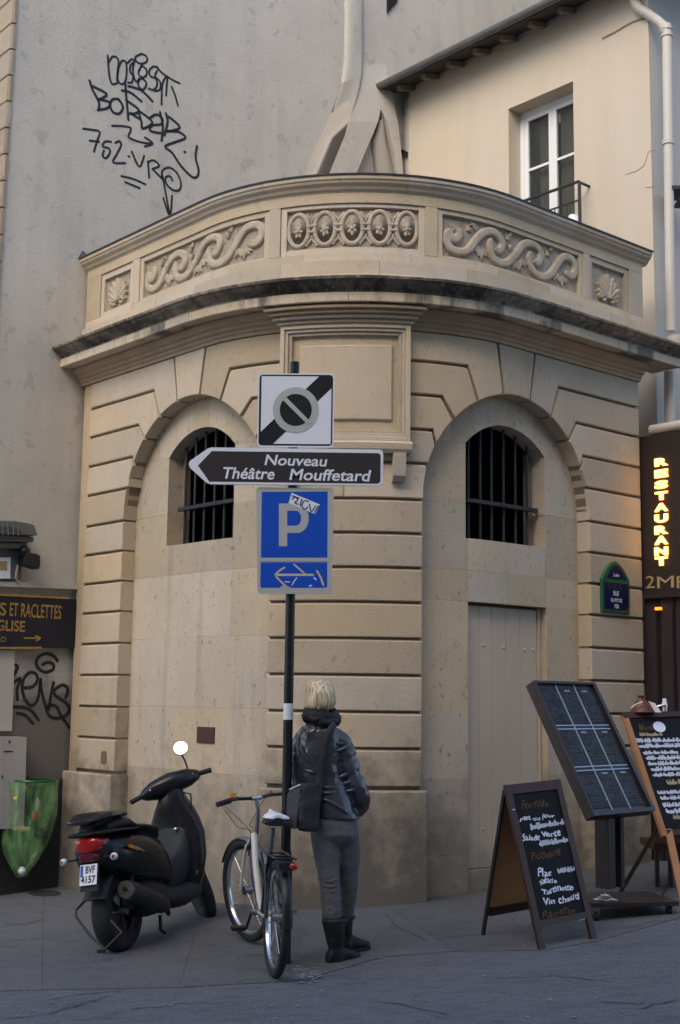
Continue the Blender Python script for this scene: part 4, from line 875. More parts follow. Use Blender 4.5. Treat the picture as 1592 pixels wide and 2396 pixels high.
letters('METRO', gwid(-40, 14, 1500), ghei(0, 1488, 1500), .003, 'lettering_line', 'goldpaint', ss, gfr(-40, 1500), .01)
m_ = MB(); SGP = (GP0+NR*.0665, NR)
for p in ([(57, 1493), (92, 1493)], [(84, 1488), (95, 1493), (85, 1499)]): stroke(m_, p, .014, SGP, .002)
m_.build('gold_arrow', 'goldpaint', ss)
MT['lampgrey'] = mat('lamp_housing', (.13, .13, .115), .6, [(20, .4, .7, (.2, .2, .18), .5, V1)]); MT['lensdark'] = mat('lens_grille', (.03, .03, .03), .35, [(80, .45, .55, (.2, .2, .2), .7, V1)])
fl = thing('floodlight', 'old grey flood lamp with wire grille on a bracket box above the shop sign', 'lamp', gpt(20, 1355, .1))
P = [gpt(x, y, .02) for x, y in ((-60, 1262), (60, 1268), (56, 1276), (-60, 1272))]
MB().poly([gpt(x, y, .02) for x, y in ((-70, 1222), (8, 1224), (40, 1229), (54, 1233), (62, 1257), (56, 1258), (-70, 1251))], tuple(NR*.22)).build('lamp_head', 'lampgrey', fl, bevel=.008)
MB().poly([gpt(x, y, .242) for x, y in ((-70, 1229), (6, 1230), (36, 1234), (46, 1237), (51, 1251), (-70, 1247))], tuple(NR*.004)).build('lamp_grille', 'lensdark', fl)
for i in range(5): 
    x = -6+i*12; MB().tube([gpt(x, 1225, .25), gpt(x+2, 1254, .25)], .004, 6).build('grille_wire', 'steel', fl)
MB().poly([gpt(x, y, .02) for x, y in ((-70, 1253), (58, 1260), (57, 1272), (-70, 1269))], tuple(NR*.18)).build('lamp_body', 'lampgrey', fl, bevel=.006)
MB().poly([gpt(x, y, .02) for x, y in ((-70, 1270), (48, 1274), (46, 1286), (-70, 1286))], tuple(NR*.14)).build('lamp_neck', 'lampgrey', fl, bevel=.006)
MB().poly([gpt(x, y, .01) for x, y in ((-70, 1287), (45, 1287), (41, 1357), (-70, 1356))], tuple(NR*.07)).build('bracket_box', 'lampgrey', fl)
MB().poly([gpt(x, y, .081) for x, y in ((-30, 1306), (24, 1304), (23, 1354), (-30, 1354))], tuple(NR*.012)).build('white_panel', 'signwhite', fl)
MB().poly([gpt(x, y, .094) for x, y in ((-30, 1314), (17, 1313), (17, 1334), (-30, 1334))], tuple(NR*.003)).build('panel_label', 'goldletter', fl)
MB().tube([gpt(42, 1322, .1), gpt(39, 1338, .11), gpt(37, 1352, .1), gpt(46, 1366, .08)], .009, 8).build('conduit', 'signgrey', fl, smooth=True)
sc2 = thing('security_camera', 'small black dome camera with square hood beside the flood lamp', 'camera', gpt(60, 1334, .15))
MB().ell(gpt(58, 1290, .16), (.052, .052, .05)).build('camera_dome', 'black', sc2, smooth=True)
MB().poly([gpt(x, y, .09) for x, y in ((47, 1295), (70, 1298), (79, 1303), (79, 1325), (76, 1334), (41, 1322))], tuple(NR*.13)).build('camera_hood', 'black_matt', sc2, bevel=.006)
MB().beam(gpt(50, 1287, .0), gpt(50, 1287, .15), .02, .02).build('camera_arm', 'black_matt', sc2)
MT['cabinet'] = mat('cabinet_paint', (.50, .47, .44), .6, [(2, .4, .7, (.40, .38, .36), .6, VS), (20, .6, .7, (.3, .28, .26), .4, V1)])
cbn = thing('meter_cabinet', 'pale grey metal utility cabinet fixed to the wall at the left edge', 'cabinet', gpt(10, 1935, .1))
MB().poly([gpt(x, y, .0) for x, y in ((-120, 1722), (40.5, 1723.5), (37, 1850), (34, 1935), (-120, 1936))], tuple(NR*.18)).build('cabinet_body', 'cabinet', cbn)
MB().poly([gpt(x, y, .181) for x, y in ((-100, 1728), (8, 1729), (6, 1930), (-100, 1931))], tuple(NR*.004)).build('cabinet_door', 'cabinet', cbn)
MB().poly([gpt(x, y, .181) for x, y in ((21, 1733), (24, 1732), (24, 1739), (21, 1740))], tuple(NR*.004)).build('key_slot', 'void', cbn)
MB().poly([gpt(x, y, .181) for x, y in ((10, 1757), (31, 1757), (31, 1759.5), (10, 1759.5))], tuple(NR*.003)).build('vent_slot', 'void', cbn)
MB().poly([gpt(x, y, .186) for x, y in ((4, 1815), (7, 1814), (7, 1821), (4, 1822))], tuple(NR*.003)).build('key_slot', 'void', cbn)
MB().tube([gpt(50, 1738, .02), gpt(56, 1732, .04), gpt(63, 1733, .02)], .006, 6).build('wall_hook', 'iron', gb, smooth=True)

# ================================================================ HANGING GREEN BIN BAG
def gbag(name='x'):
    m = bpy.data.materials.new('green_plastic_film'); m.use_nodes = True; N = m.node_tree.nodes; L = m.node_tree.links; b = N['Principled BSDF']
    b.inputs['Base Color'].default_value = (.09, .40, .10, 1); b.inputs['Roughness'].default_value = .16; b.inputs['Alpha'].default_value = .5; b.inputs['Specular IOR Level'].default_value = .9
    tc = N.new('ShaderNodeTexCoord'); no = N.new('ShaderNodeTexNoise'); no.inputs['Scale'].default_value = 1; no.inputs['Detail'].default_value = 3; mp = N.new('ShaderNodeMapping'); mp.inputs['Scale'].default_value = (13, 13, 4); L.new(tc.outputs['Object'], mp.inputs[0]); L.new(mp.outputs[0], no.inputs[0])
    mr = N.new('ShaderNodeMapRange'); mr.inputs[1].default_value = .35; mr.inputs[2].default_value = .65; mr.inputs[3].default_value = .15; mr.inputs[4].default_value = .75; L.new(no.outputs[0], mr.inputs[0]); L.new(mr.outputs[0], b.inputs['Alpha'])
    cr = N.new('ShaderNodeMix'); cr.data_type = 'RGBA'; L.new(no.outputs[0], cr.inputs[0]); cr.inputs[6].default_value = (.02, .20, .05, 1); cr.inputs[7].default_value = (.36, .62, .26, 1); L.new(cr.outputs[2], b.inputs['Base Color'])
    bp = N.new('ShaderNodeBump'); bp.inputs['Strength'].default_value = .8; bp.inputs['Distance'].default_value = .05; L.new(no.outputs[0], bp.inputs['Height']); L.new(bp.outputs[0], b.inputs['Normal']); return m
MT['film'] = gbag(); MT['greenmetal'] = mat('green_bin_metal', (.015, .11, .035), .35, coat=.3)
bc = np.array(gpt(82, 1826, .20)); br = thing('bin_bag', 'translucent green rubbish bag hanging from a green ring on the black wall', 'bin', tuple(bc-np.array([0, 0, .85])))
rg = [bc+DR*math.cos(t)*.185+NR*math.sin(t)*.17+np.array([0, 0, .0]) for t in np.linspace(0, 2*math.pi, 25)[:-1]]
MB().tube(rg, .011, 8, closed=True).build('bag_ring', 'greenmetal', br, smooth=True)
MB().poly([bc+DR*math.cos(t)*.19-np.array([0, 0, .012])+NR*math.sin(t)*.176 for t in np.linspace(0, math.pi, 3)], (0, 0, .001)) if False else None
MB().beam(tuple(bc-NR*.17), tuple(bc-NR*.2+DR*.02), .06, .05).build('ring_bracket', 'greenmetal', br)
r = random.Random(3); secs = []
for (py, xl, xr) in ((1827, 31, 134), (1834, 33, 132), (1850, 33, 130), (1880, 29, 128), (1910, 24, 124), (1945, 12, 115), (1975, 13, 105), (2005, 22, 92), (2030, 32, 72), (2052, 40, 58)):
    c_ = np.array(gpt((xl+xr)/2, py, .19)); hw = (xr-xl)/2*11.35/3000*1.18; sec = []
    for k in range(36):
        a = 2*math.pi*k/36; w_ = 1+.06*math.sin(3*a+py*.03)+.06*math.sin(8*a-py*.02)+.035*math.sin(15*a+py*.03)
        sec.append(tuple(c_+DR*math.cos(a)*hw*w_+NR*math.sin(a)*min(hw, .16)*.9*w_))
    secs.append(sec)
MB().ring(secs, cap=False).build('bag_film', 'film', br, smooth=2, sub=1)
secs2 = [[tuple(np.array(p)*1.0+np.array([0, 0, 0])-NR*0+ (np.array(bc)-np.array(bc))) for p in s_] for s_ in secs[:3]]
for (x, y, o, sz, mt_, nm) in ((52, 2037, .24, (.035, .035, .035), 'signwhite', 'paper_cup'), (83, 1908, .27, (.03, .012, .05), None, 'red_packet'), (52, 1940, .28, (.09, .008, .022), 'goldletter', 'cardboard_strip'), (95, 1950, .2, (.06, .05, .05), 'black_matt', 'dark_rubbish'), (37, 1868, .3, (.02, .01, .015), None, 'yellow_wrapper'),(88, 1890, .22, (.02, .015, .09), 'signgrey', 'plastic_bottle')):
    if mt_ is None:
        MT[nm] = mat(nm, (.5, .06, .05) if 'red' in nm else (.8, .6, .03), .5); mt_ = nm
    MB().ell(gpt(x, y, o), sz, nu=9, nv=6).build(nm, mt_, br)
# dark cover plate on the pavement near the plinth
p = [G(105+38*math.cos(t)*1.0, 2092+7*math.sin(t)) for t in np.linspace(0, 2*math.pi, 25)[:-1]]
o = MB().poly([(q[0], q[1], gz(q[0])+.0055) for q in p], (0, 0, .004)).build('drain_cover', 'crackdark'); tag(o, 'dark oval cover plate on the pavement under the green bin bag', 'drain cover')

# ================================================================ A-FRAME CHALKBOARD
MT['slate'] = mat('chalkboard_slate', (.009, .009, .011), .6, [(6, .45, .7, (.016, .016, .02), .6, V1)], spec=.2)
MT['framewood'] = mat('dark_varnished_wood', (.050, .018, .010), .4, [(3, .4, .7, (.025, .012, .009), .7, (1, 1, .2))]); MT['plywood'] = mat('orange_plywood', (.42, .19, .07), .5, [(2, .4, .7, (.34, .145, .05), .5, (6, 6, .5))])
MT['chalk'] = mat('chalk_white', (.78, .82, .95), .9); MT['chalkgold'] = mat('chalk_brown', (.16, .085, .03), .9, [(150, .4, .6, (.06, .035, .02), .8, V1)]); MT['chalkyellow'] = mat('chalk_yellow', (.5, .45, .27), .9)
def V(p): return np.array(p, float)
F1 = V(G(1262, 2224)); F2 = V(G(1395, 2197)); T1 = V(at(1180, 1838, 8.2)); T2 = T1+(F2-F1); T2[2] = T1[2]+.012; RL = V(G(1128, 2190)); Rr = RL+(F2-F1)
Rr[2] = gz(Rr[0])
ab = thing('chalkboard_stand', 'folding A-frame chalkboard with handwritten menu and orange back panel, standing on the pavement', 'chalkboard', tuple((F1+Rr)/2))
fn_ = np.cross(F2-F1, T1-F1); fn_ /= np.linalg.norm(fn_); fn_ = fn_ if fn_[1] < 0 else -fn_
ux = (F2-F1)/np.linalg.norm(F2-F1); wA = np.linalg.norm(F2-F1); uy = (T1-F1)/np.linalg.norm(T1-F1); hA = np.linalg.norm(T1-F1)
fA = lambda u, v, d=0: F1+ux*u+uy*v+fn_*d
MB().beam(fA(.022, 0), fA(.022, hA), .045, .024, up=fn_).build('frame_post', 'framewood', ab); MB().beam(fA(wA-.022, 0), fA(wA-.022, hA), .045, .024, up=fn_).build('frame_post', 'framewood', ab)
MB().beam(fA(.045, hA-.03), fA(wA-.045, hA-.03), .06, .022, up=fn_).build('top_rail', 'framewood', ab); MB().beam(fA(.045, .15), fA(wA-.045, .15), .035, .022, up=fn_).build('bottom_rail', 'framewood', ab)
MB().poly([fA(u, v, -.006) for u, v in ((.044, .16), (wA-.044, .16), (wA-.044, hA-.06), (.044, hA-.06))], tuple(fn_*.008)).build('board_panel', 'slate', ab)
bu = (T1-RL)/np.linalg.norm(T1-RL); bn = np.cross(ux, bu); bn = bn if bn[1] > 0 else -bn; hB = np.linalg.norm(T1-RL)
fB = lambda u, v, d=0: RL+ux*u+bu*v+bn*d
MB().beam(fB(.009, 0), fB(.009, hB-.03), .016, .022, up=bn).build('rear_post', 'black_matt', ab); MB().beam(fB(wA-.02, 0), fB(wA-.02, hB-.03), .035, .022, up=bn).build('rear_post', 'framewood', ab)
MB().poly([fB(u, v, .006) for u, v in ((.018, .13), (wA-.036, .13), (wA-.036, hB-.03), (.018, hB-.03))], tuple(bn*.008)).build('rear_panel', 'plywood', ab)
MB().poly([fB(u, v, -.006) for u, v in ((.036, .13), (wA-.036, .13), (wA-.036, .185), (.036, .185))], tuple(bn*.01)).build('rear_lower_rail', 'framewood', ab)
for u in (.03, wA-.03): MB().tube([fA(u, hA-.05, -.01), fB(u, hB-.10, 0)], .006, 6).build('hinge', 'steel', ab)
MB().tube([fA(.01, hA-.16, .013), fA(.03, hA-.16, .015)], .006, 8).build('hook', 'chrome', ab)
PLA = (fA(0, 0, .0025), fn_)
def script_line(fr, x0, x1, y, h, seed, w=.007, slope=0):
    """joined-up handwriting: running loops, ascenders and descenders with word gaps"""
    r = random.Random(seed); out = []; x = x0
    while x < x1-.02:
        wl = r.uniform(.06, .13)*min(1.6, h/.03); e = min(x1, x+wl); p = []; cx = x; up = True
        while cx < e:
            s_ = h*r.uniform(.25, .5); hi = h*(1.0 if r.random() < .28 else r.uniform(.35, .55)); lo = -h*.35 if r.random() < .12 else 0
            p += [(cx, y+lo+slope*(cx-x0)), (cx+s_*.3, y+hi+slope*(cx-x0)), (cx+s_*.55, y+hi*.6+slope*(cx-x0)), (cx+s_*.45, y+slope*(cx-x0))]; cx += s_*.75
        out.append(p); x = e+h*.5
    return out
def stroke3(mb, f3, pts, w, d):
    P = smooth2(pts, 3) if len(pts) > 2 else pts; N_ = len(P); Q = [np.array(f3(u, v, d)) for u, v in P]; vs = []
    nn = np.cross(np.array(f3(1, 0, 0))-np.array(f3(0, 0, 0)), np.array(f3(0, 1, 0))-np.array(f3(0, 0, 0))); nn /= np.linalg.norm(nn)
    for i, q in enumerate(Q):
        t = Q[min(i+1, N_-1)]-Q[max(i-1, 0)]; t = t/max(1e-9, np.linalg.norm(t)); x = np.cross(t, nn)*w/2*(1+.35*math.sin(i*1.3)); vs += [q-x, q+x]
    mb.add(vs, [(2*i, 2*i+2, 2*i+3, 2*i+1) for i in range(N_-1)])
def write(par, f3, lines, d=.003):
    for (x0, x1, y, h, w, mt_, sd_, sl) in lines:
        m_ = MB()
        for p in script_line(f3, x0, x1, y, h, sd_, w, sl): stroke3(m_, f3, p, w, d)
        if m_.v: m_.build('handwriting', mt_, par)
def word(par, f3, t, x0, y, w, h, mt_, d=.003, wt=.0, nm='handwriting'):
    letters(t, w, h, .0, nm, mt_, par, lambda a, b, c: tuple(f3(x0+a+b*.22+.0035*math.sin(a*95+b*150+x0*60), y+b*(.92+.22*math.sin(a*48+y*31))+.0045*math.sin(a*33+y*50), d)), wt)
i0 = .06; i1 = wA-.06; hp = hA
word(ab, fA, 'Formule', i0+.04, hp-.160, .22, .055, 'chalkgold', wt=.012)
word(ab, fA, 'Plat du jour', i0-.0, hp-.243, .29, .038, 'chalk', wt=.022); write(ab, fA, [(i0+.08, i1+.02, hp-.285, .030, .010, 'chalk', 2, .02)])
word(ab, fA, 'Salade', i0-.01, hp-.358, .14, .040, 'chalk', wt=.024); word(ab, fA, 'verte', i0+.15, hp-.350, .16, .038, 'chalk', wt=.024); write(ab, fA, [(i0+.12, i1+.02, hp-.393, .026, .009, 'chalk', 5, .02)])
word(ab, fA, 'Fondue', i0+.03, hp-.475, .24, .055, 'chalkgold', wt=.014)
word(ab, fA, 'Plat', i0+.05, hp-.58, .11, .048, 'chalk', wt=.022); write(ab, fA, [(i0+.22, i1+.02, hp-.57, .022, .008, 'chalk', 9, 0)])
word(ab, fA, 'Salade', i0+.05, hp-.628, .14, .038, 'chalk', wt=.022); word(ab, fA, 'Tartiflette', i0+.05, hp-.685, .26, .038, 'chalk', wt=.022); word(ab, fA, 'Vin chaud', i0+.04, hp-.752, .30, .044, 'chalk', wt=.022)
word(ab, fA, 'Raclette', i0+.02, hp-.822, .26, .045, 'chalkgold', wt=.01); write(ab, fA, [(i1-.04, i1+.02, hp-.868, .02, .007, 'chalk', 4, 0)])

# ================================================================ TILTED MENU STAND
a_ = R_(44); nh = V((math.sin(a_), -math.cos(a_), 0)); wd_ = V((math.cos(a_), math.sin(a_), 0)); tau = R_(29)
ldir = -nh*math.sin(tau)+V((0, 0, 1))*math.cos(tau); nrm = nh*math.cos(tau)+V((0, 0, 1))*math.sin(tau)
Cb = V(at(1388, 1747, 9.15)); BW, BL_ = .74, 1.02
fM = lambda u, v, d=0: Cb+wd_*(u-BW/2)+ldir*(v-BL_/2)+nrm*d
mg = gz(Cb[0])
ms = thing('menu_stand', 'tilted dark metal menu display with nine framed pages on a wheeled post stand', 'menu stand', (Cb[0]-.05, Cb[1], mg))
MT['menuframe'] = mat('dark_bronze_metal', (.038, .027, .025), .38, [(9, .4, .7, (.05, .04, .04), .5, V1)], .05, 60, metal=.2); MT['menubar'] = mat('pale_metal_trim', (.34, .42, .56), .4)
MT['page'] = mat('printed_page', (.016, .017, .019), .5, [(7, .42, .62, (.034, .037, .044), .9, (1, 1, 2.5)), (16, .5, .7, (.006, .006, .007), .8, (1, 1, 3))], spec=.22); MT['pageprint'] = mat('page_print', (.075, .082, .09), .6, spec=.2); MT['pagepale'] = mat('page_label', (.30, .36, .44), .4)
MB().poly([fM(u, v, -.065) for u, v in ((0, 0), (BW, 0), (BW, BL_), (0, BL_))], tuple(nrm*.06)).build('display_tray', 'menuframe', ms, bevel=.004)
for a, b, c_, d_ in ((0, 0, BW, .028), (0, BL_-.018, BW, BL_), (0, .028, .018, BL_-.018), (BW-.038, .028, BW, BL_-.018)):
    MB().poly([fM(u, v, -.004) for u, v in ((a, b), (c_, b), (c_, d_), (a, d_))], tuple(nrm*.024)).build('display_frame', 'menuframe', ms)
xs_ = [.04, .255, .475, BW-.05]; ys_ = [.035, .345, .66, BL_-.03]
for x in xs_[1:3]: MB().poly([fM(u, v, -.004) for u, v in ((x-.004, .029), (x+.004, .029), (x+.004, BL_-.019), (x-.004, BL_-.019))], tuple(nrm*.008)).build('divider_strip', 'menubar', ms)
for y in ys_[1:3]:
    for a, b in zip(xs_[:-1], xs_[1:]):
        for dy in (-.012, .016): MB().poly([fM(u, v, -.004) for u, v in ((a+.007, y+dy-.004), (b-.007, y+dy-.004), (b-.007, y+dy+.004), (a+.007, y+dy+.004))], tuple(nrm*.007)).build('divider_strip', 'menubar', ms)
r = random.Random(11)
for i in range(3):
    for j in range(3):
        a, b = xs_[i]+.010, xs_[i+1]-.010; c_, d_ = ys_[j]+.022, ys_[j+1]-.018
        pg = MB().poly([fM(u, v, -.003) for u, v in ((a, c_), (b, c_), (b, d_), (a, d_))], tuple(nrm*.003)).build('menu_page', 'page', ms)
        m_ = MB(); y = d_-.035
        while y > c_+.02:
            x = a+.012
            while x < b-.03:
                e = min(b-.012, x+r.uniform(.02, .12)); m_.add([fM(x, y, .0006), fM(e, y, .0006), fM(e, y+.004, .0006), fM(x, y+.004, .0006)], [(0, 1, 2, 3)]); x = e+r.uniform(.008, .04)
            y -= r.choice((.012, .012, .014, .024))
        m_.build('page_print', 'pageprint', pg)
        if (i, j) in ((1, 2), (2, 2), (1, 1), (2, 1), (2, 0), (1, 0)):
            x = (a+b)/2+r.uniform(-.03, .03); y = d_-.02; m_ = MB(); m_.add([fM(x-.035, y-.005, .0012), fM(x+.035, y-.005, .0012), fM(x+.035, y+.005, .0012), fM(x-.035, y+.005, .0012)], [(0, 1, 2, 3)]); m_.build('page_label', 'pagepale', pg)
pb = fM(BW*.42, .12, -.07); px_, py_ = float(pb[0]), float(pb[1])
MB().poly([fM(u, v, -.066) for u, v in ((.1, .03), (BW-.1, .03), (BW-.1, .30), (.1, .30))], tuple(-nrm*.05)).build('tray_bracket', 'menuframe', ms)
rot = a_
MB().box((px_, py_, (mg+.17+float(pb[2]))/2+.03), (.085, .11, float(pb[2])-mg-.12), rot).build('post', 'menuframe', ms, bevel=.004)
MB().box((px_+.11, py_+.05, (mg+.17+float(pb[2]))/2+.02), (.04, .05, float(pb[2])-mg-.14), rot).build('rear_post', 'black_matt', ms)
bx, by = px_+.10, py_-.02
MB().box((bx, by, mg+.105), (.62, .46, .03), .2).build('base_plate', 'menuframe', ms, bevel=.004)
for sx, sy in ((-1, -1), (1, -1), (1, 1), (-1, 1)):
    q = Matrix.Rotation(.2, 3, 'Z')@Vector((sx*.26, sy*.18, 0)); c_ = Vector((bx+q.x, by+q.y, gz(bx+q.x)))
    w_ = MB().tube([c_+Vector((-.014, 0, .035)), c_+Vector((.014, 0, .035))], .034, 14).build('caster', 'rubber', ms, smooth=True)
    MB().box((c_.x, c_.y, c_.z+.068), (.045, .03, .05)).build('caster_fork', 'steel', w_)
# crumpled paper on the base
m_ = MB(); r = random.Random(2); n = 12; c_ = V((bx-.14, by-.16, mg+.121))
for j in range(3): m_.ring([[c_+V((math.cos(t)*(.07-.02*j)*r.uniform(.7, 1.3)*q, math.sin(t)*.035*r.uniform(.7, 1.3)*q, .012*j+r.uniform(0, .012)*(2-q))) for t in np.linspace(0, 2*math.pi, n+1)[:-1]] for q in (1, .6, .1)])
o = m_.build('crumpled_paper', 'signgrey', solo=tuple(c_)); tag(o, 'crumpled pale paper lying on the base of the menu stand', 'paper')
# power cable on the pavement
cp = [(1440, 2125), (1490, 2118), (1535, 2112), (1558, 2085), (1568, 2050), (1580, 2020)]
P = smooth2([tuple(G(*p)[:2]) for p in cp], 6); o = MB().tube([(x, y, gz(x)+.0105) for x, y in P], .005, 6).build('power_cable', 'black_matt', smooth=True, solo=(P[0][0], P[0][1], gz(P[0][0]))); tag(o, 'thin black cable trailing over the pavement beside the menu stand', 'cable')

# ================================================================ EASEL CHALKBOARD at the right edge
eb = V(at(1549, 1958, 9.55)); et = V(at(1456, 1676, 9.95)); EU = (et-eb)/np.linalg.norm(et-eb); a2 = R_(20); EX = V((math.cos(a2), math.sin(a2), 0)); EX = EX-EU*np.dot(EX, EU); EX /= np.linalg.norm(EX)
EN = np.cross(EX, EU); EN = EN if EN[1] < 0 else -EN; EH = np.linalg.norm(et-eb); EW = .62
fE = lambda u, v, d=0: eb+EX*u+EU*v+EN*d
ez = thing('easel_chalkboard', 'tall leaning chalkboard menu on wooden easel legs, filled with white writing and a white oval', 'chalkboard', (float(eb[0])+.2, float(eb[1])+.2, gz(float(eb[0]))))
MB().poly([fE(u, v, 0) for u, v in ((.03, .03), (EW-.03, .03), (EW-.03, EH-.03), (.03, EH-.03))], tuple(-EN*.012)).build('board_panel', 'slate', ez)
for p, q, nm in (((.022, 0), (.022, EH), 'frame_post'), ((EW-.022, 0), (EW-.022, EH), 'frame_post'), ((.045, .022), (EW-.045, .022), 'bottom_rail'), ((.0, EH), (EW, EH), 'top_rail')):
    MB().beam(fE(*p), fE(*q), .045, .03, up=EN).build(nm, 'plywood' if nm == 'frame_post' else 'framewood', ez)
g0_ = G(1449, 2093); b0 = fE(.12, .18, -.03); MB().beam(b0, (g0_[0], g0_[1], gz(g0_[0])), .04, .03).build('easel_leg', 'framewood', ez)
b0 = fE(.08, .05, -.01); q = V(at(1602, 2110, 9.1)); MB().beam(b0, (q[0], q[1], gz(q[0])), .05, .03).build('easel_leg', 'plywood', ez)
b0 = fE(EW-.05, .05, -.01); MB().beam(b0, (float(b0[0])+.15, float(b0[1])-.1, gz(float(b0[0]))), .05, .03).build('easel_leg', 'plywood', ez)
lines = []; y = EH-.22; k = 0
for (x0, x1, y, h, w, mt_) in ((.10, .30, EH-.165, .024, .007, 'chalkyellow'), (.05, .5, EH-.215, .026, .010, 'chalk'), (.06, .5, EH-.26, .026, .010, 'chalk'), (.08, .40, EH-.315, .024, .010, 'chalk'), (.09, .45, EH-.36, .026, .010, 'chalk'), (.09, .5, EH-.405, .026, .010, 'chalk'), (.10, .5, EH-.45, .026, .010, 'chalk'), (.10, .5, EH-.495, .024, .010, 'chalk'),
    (.20, .45, EH-.565, .034, .008, 'chalkyellow'), (.09, .5, EH-.635, .022, .009, 'chalk'), (.10, .4, EH-.68, .024, .009, 'chalk'), (.10, .45, EH-.735, .026, .009, 'chalk'), (.11, .5, EH-.785, .03, .010, 'chalk'), (.15, .5, EH-.83, .024, .008, 'chalkyellow')):
    k += 1; lines.append((x0, x1, y, h, w, mt_, 30+k, -.02))
write(ez, fE, lines)
m_ = MB(); n = 28; m_.add([fE(.30+.055*math.cos(2*math.pi*i/n), EH-.10+.045*math.sin(2*math.pi*i/n), .003) for i in range(n)], [tuple(range(n))]); m_.build('white_oval', 'chalk', ez)
word(ez, fE, 'Menu', .11, EH-.125, .13, .055, 'chalkgold', wt=.01)
MT['copper'] = mat('copper_lamp', (.14, .055, .035), .45, metal=.3); MT['lampwhite'] = mat('lamp_inner', (.75, .66, .58), .5)
for u_, big in ((.19, 1), (.40, 0)):
    cl = thing('clip_lamp', ('copper clip lamp with pale inner side on top of the easel board' if big else 'second clip lamp with pale arm on the easel board top, near the picture edge'), 'lamp', tuple(fE(u_, EH+.02, 0)))
    c_ = fE(u_, EH+.03, .0)
    if big:
        MB().ring([[c_+V((math.cos(t)*r_+dx, math.sin(t)*r_*.7, z)) for t in np.linspace(0, 2*math.pi, 17)[:-1]] for r_, z, dx in ((.10, 0, .01), (.09, .02, .01), (.05, .075, 0), (.026, .10, 0), (.026, .115, 0), (.034, .118, 0), (.034, .128, 0))]).build('lamp_shade', 'copper', cl, smooth=True)
        MB().poly([c_+V((.035, -.068, .085)), c_+V((.085, -.072, .07)), c_+V((.13, -.09, .0)), c_+V((.085, -.085, .0))], (0, .006, 0)).build('lamp_flap', 'lampwhite', cl)
        MB().tube([c_+V((-.10, -.07, .03)), c_+V((-.06, -.075, .06)), c_+V((-.01, -.07, .078))], .006, 6).build('lamp_arm', 'lampwhite', cl)
    else:
        MB().tube([c_+V((-.08, -.02, .03)), c_+V((-.04, -.02, .045)), c_+V((0, -.02, .05)), c_+V((0, -.02, 0))], .008, 8).build('lamp_arm', 'chrome', cl, smooth=True)
        MB().ring([[c_+V((math.cos(t)*r_, math.sin(t)*r_, z)) for t in np.linspace(0, 2*math.pi, 13)[:-1]] for r_, z in ((.018, .0), (.022, .05), (.014, .10))]).build('lamp_head', 'signwhite', cl, smooth=True)
# side table partly seen behind the easel
tb = thing('small_table', 'small dark table half hidden behind the easel chalkboard', 'table', tuple(at(1575, 2030, 10.1)))
c_ = V(at(1590, 1975, 10.15)); MB().box((c_[0], c_[1], c_[2]), (.5, .45, .05)).build('table_top', 'framewood', tb)
for sx in (-.22, -.12, .22): MB().beam((c_[0]+sx, c_[1]-.18, c_[2]-.026), (c_[0]+sx, c_[1]-.18, gz(c_[0])), .03, .03, up=(1, 0, 0)).build('table_leg', 'menuframe', tb)
# small litter at the pier foot
c_ = V(G(706, 2118)); m_ = MB(); m_.tube([c_+V((-.02, 0, .028)), c_+V((.015, 0, .03))], .022, 10); o = m_.build('drink_can', 'black', smooth=True, solo=tuple(c_)); tag(o, 'small crushed black can at the foot of the central pier beside the post', 'can')
c_ = V(G(722, 2122)); m_ = MB(); m_.ell(c_+V((0, 0, .016)), (.035, .012, .012), nu=8, nv=5); o = m_.build('paper_scrap', 'signwhite', solo=tuple(c_)); tag(o, 'small white paper scrap beside the crushed can at the pier foot', 'paper')
# ================================================================ helpers for vehicles and figure
def frame_of(org, heading, lean=0):
    """local (x forward, y left, z up) -> world"""
    R3 = Matrix.Rotation(heading, 3, 'Z')@Matrix.Rotation(-lean, 3, 'X')
    o = Vector(org); return lambda x, y, z: tuple(o+R3@Vector((x, y, z))), R3
def sup(n, a, b, e=2.6):
    """superellipse outline"""
    out = []
    for k in range(n):
        t = 2*math.pi*k/n; c, s = math.cos(t), math.sin(t)
        out.append((math.copysign(abs(c)**(2/e), c)*a, math.copysign(abs(s)**(2/e), s)*b))
    return out
def loftx(mb, L, st, n=20, e=2.8):
    """stations (x, zlow, zhigh, halfwidth[, y]) along local x"""
    mb.ring([[L(q[0], (q[4] if len(q) > 4 else 0)+a, (q[1]+q[2])/2+b) for a, b in sup(n, q[3], (q[2]-q[1])/2, e)] for q in st]); return mb
def loftz(mb, L, st, n=20, e=2.8):
    """stations (z, x, halfdepth_x, halfwidth_y) along local z"""
    mb.ring([[L(q[1]+a, b+(q[4] if len(q) > 4 else 0), q[0]+(q[5]*a if len(q) > 5 else 0)) for a, b in sup(n, q[2], q[3], e)] for q in st]); return mb
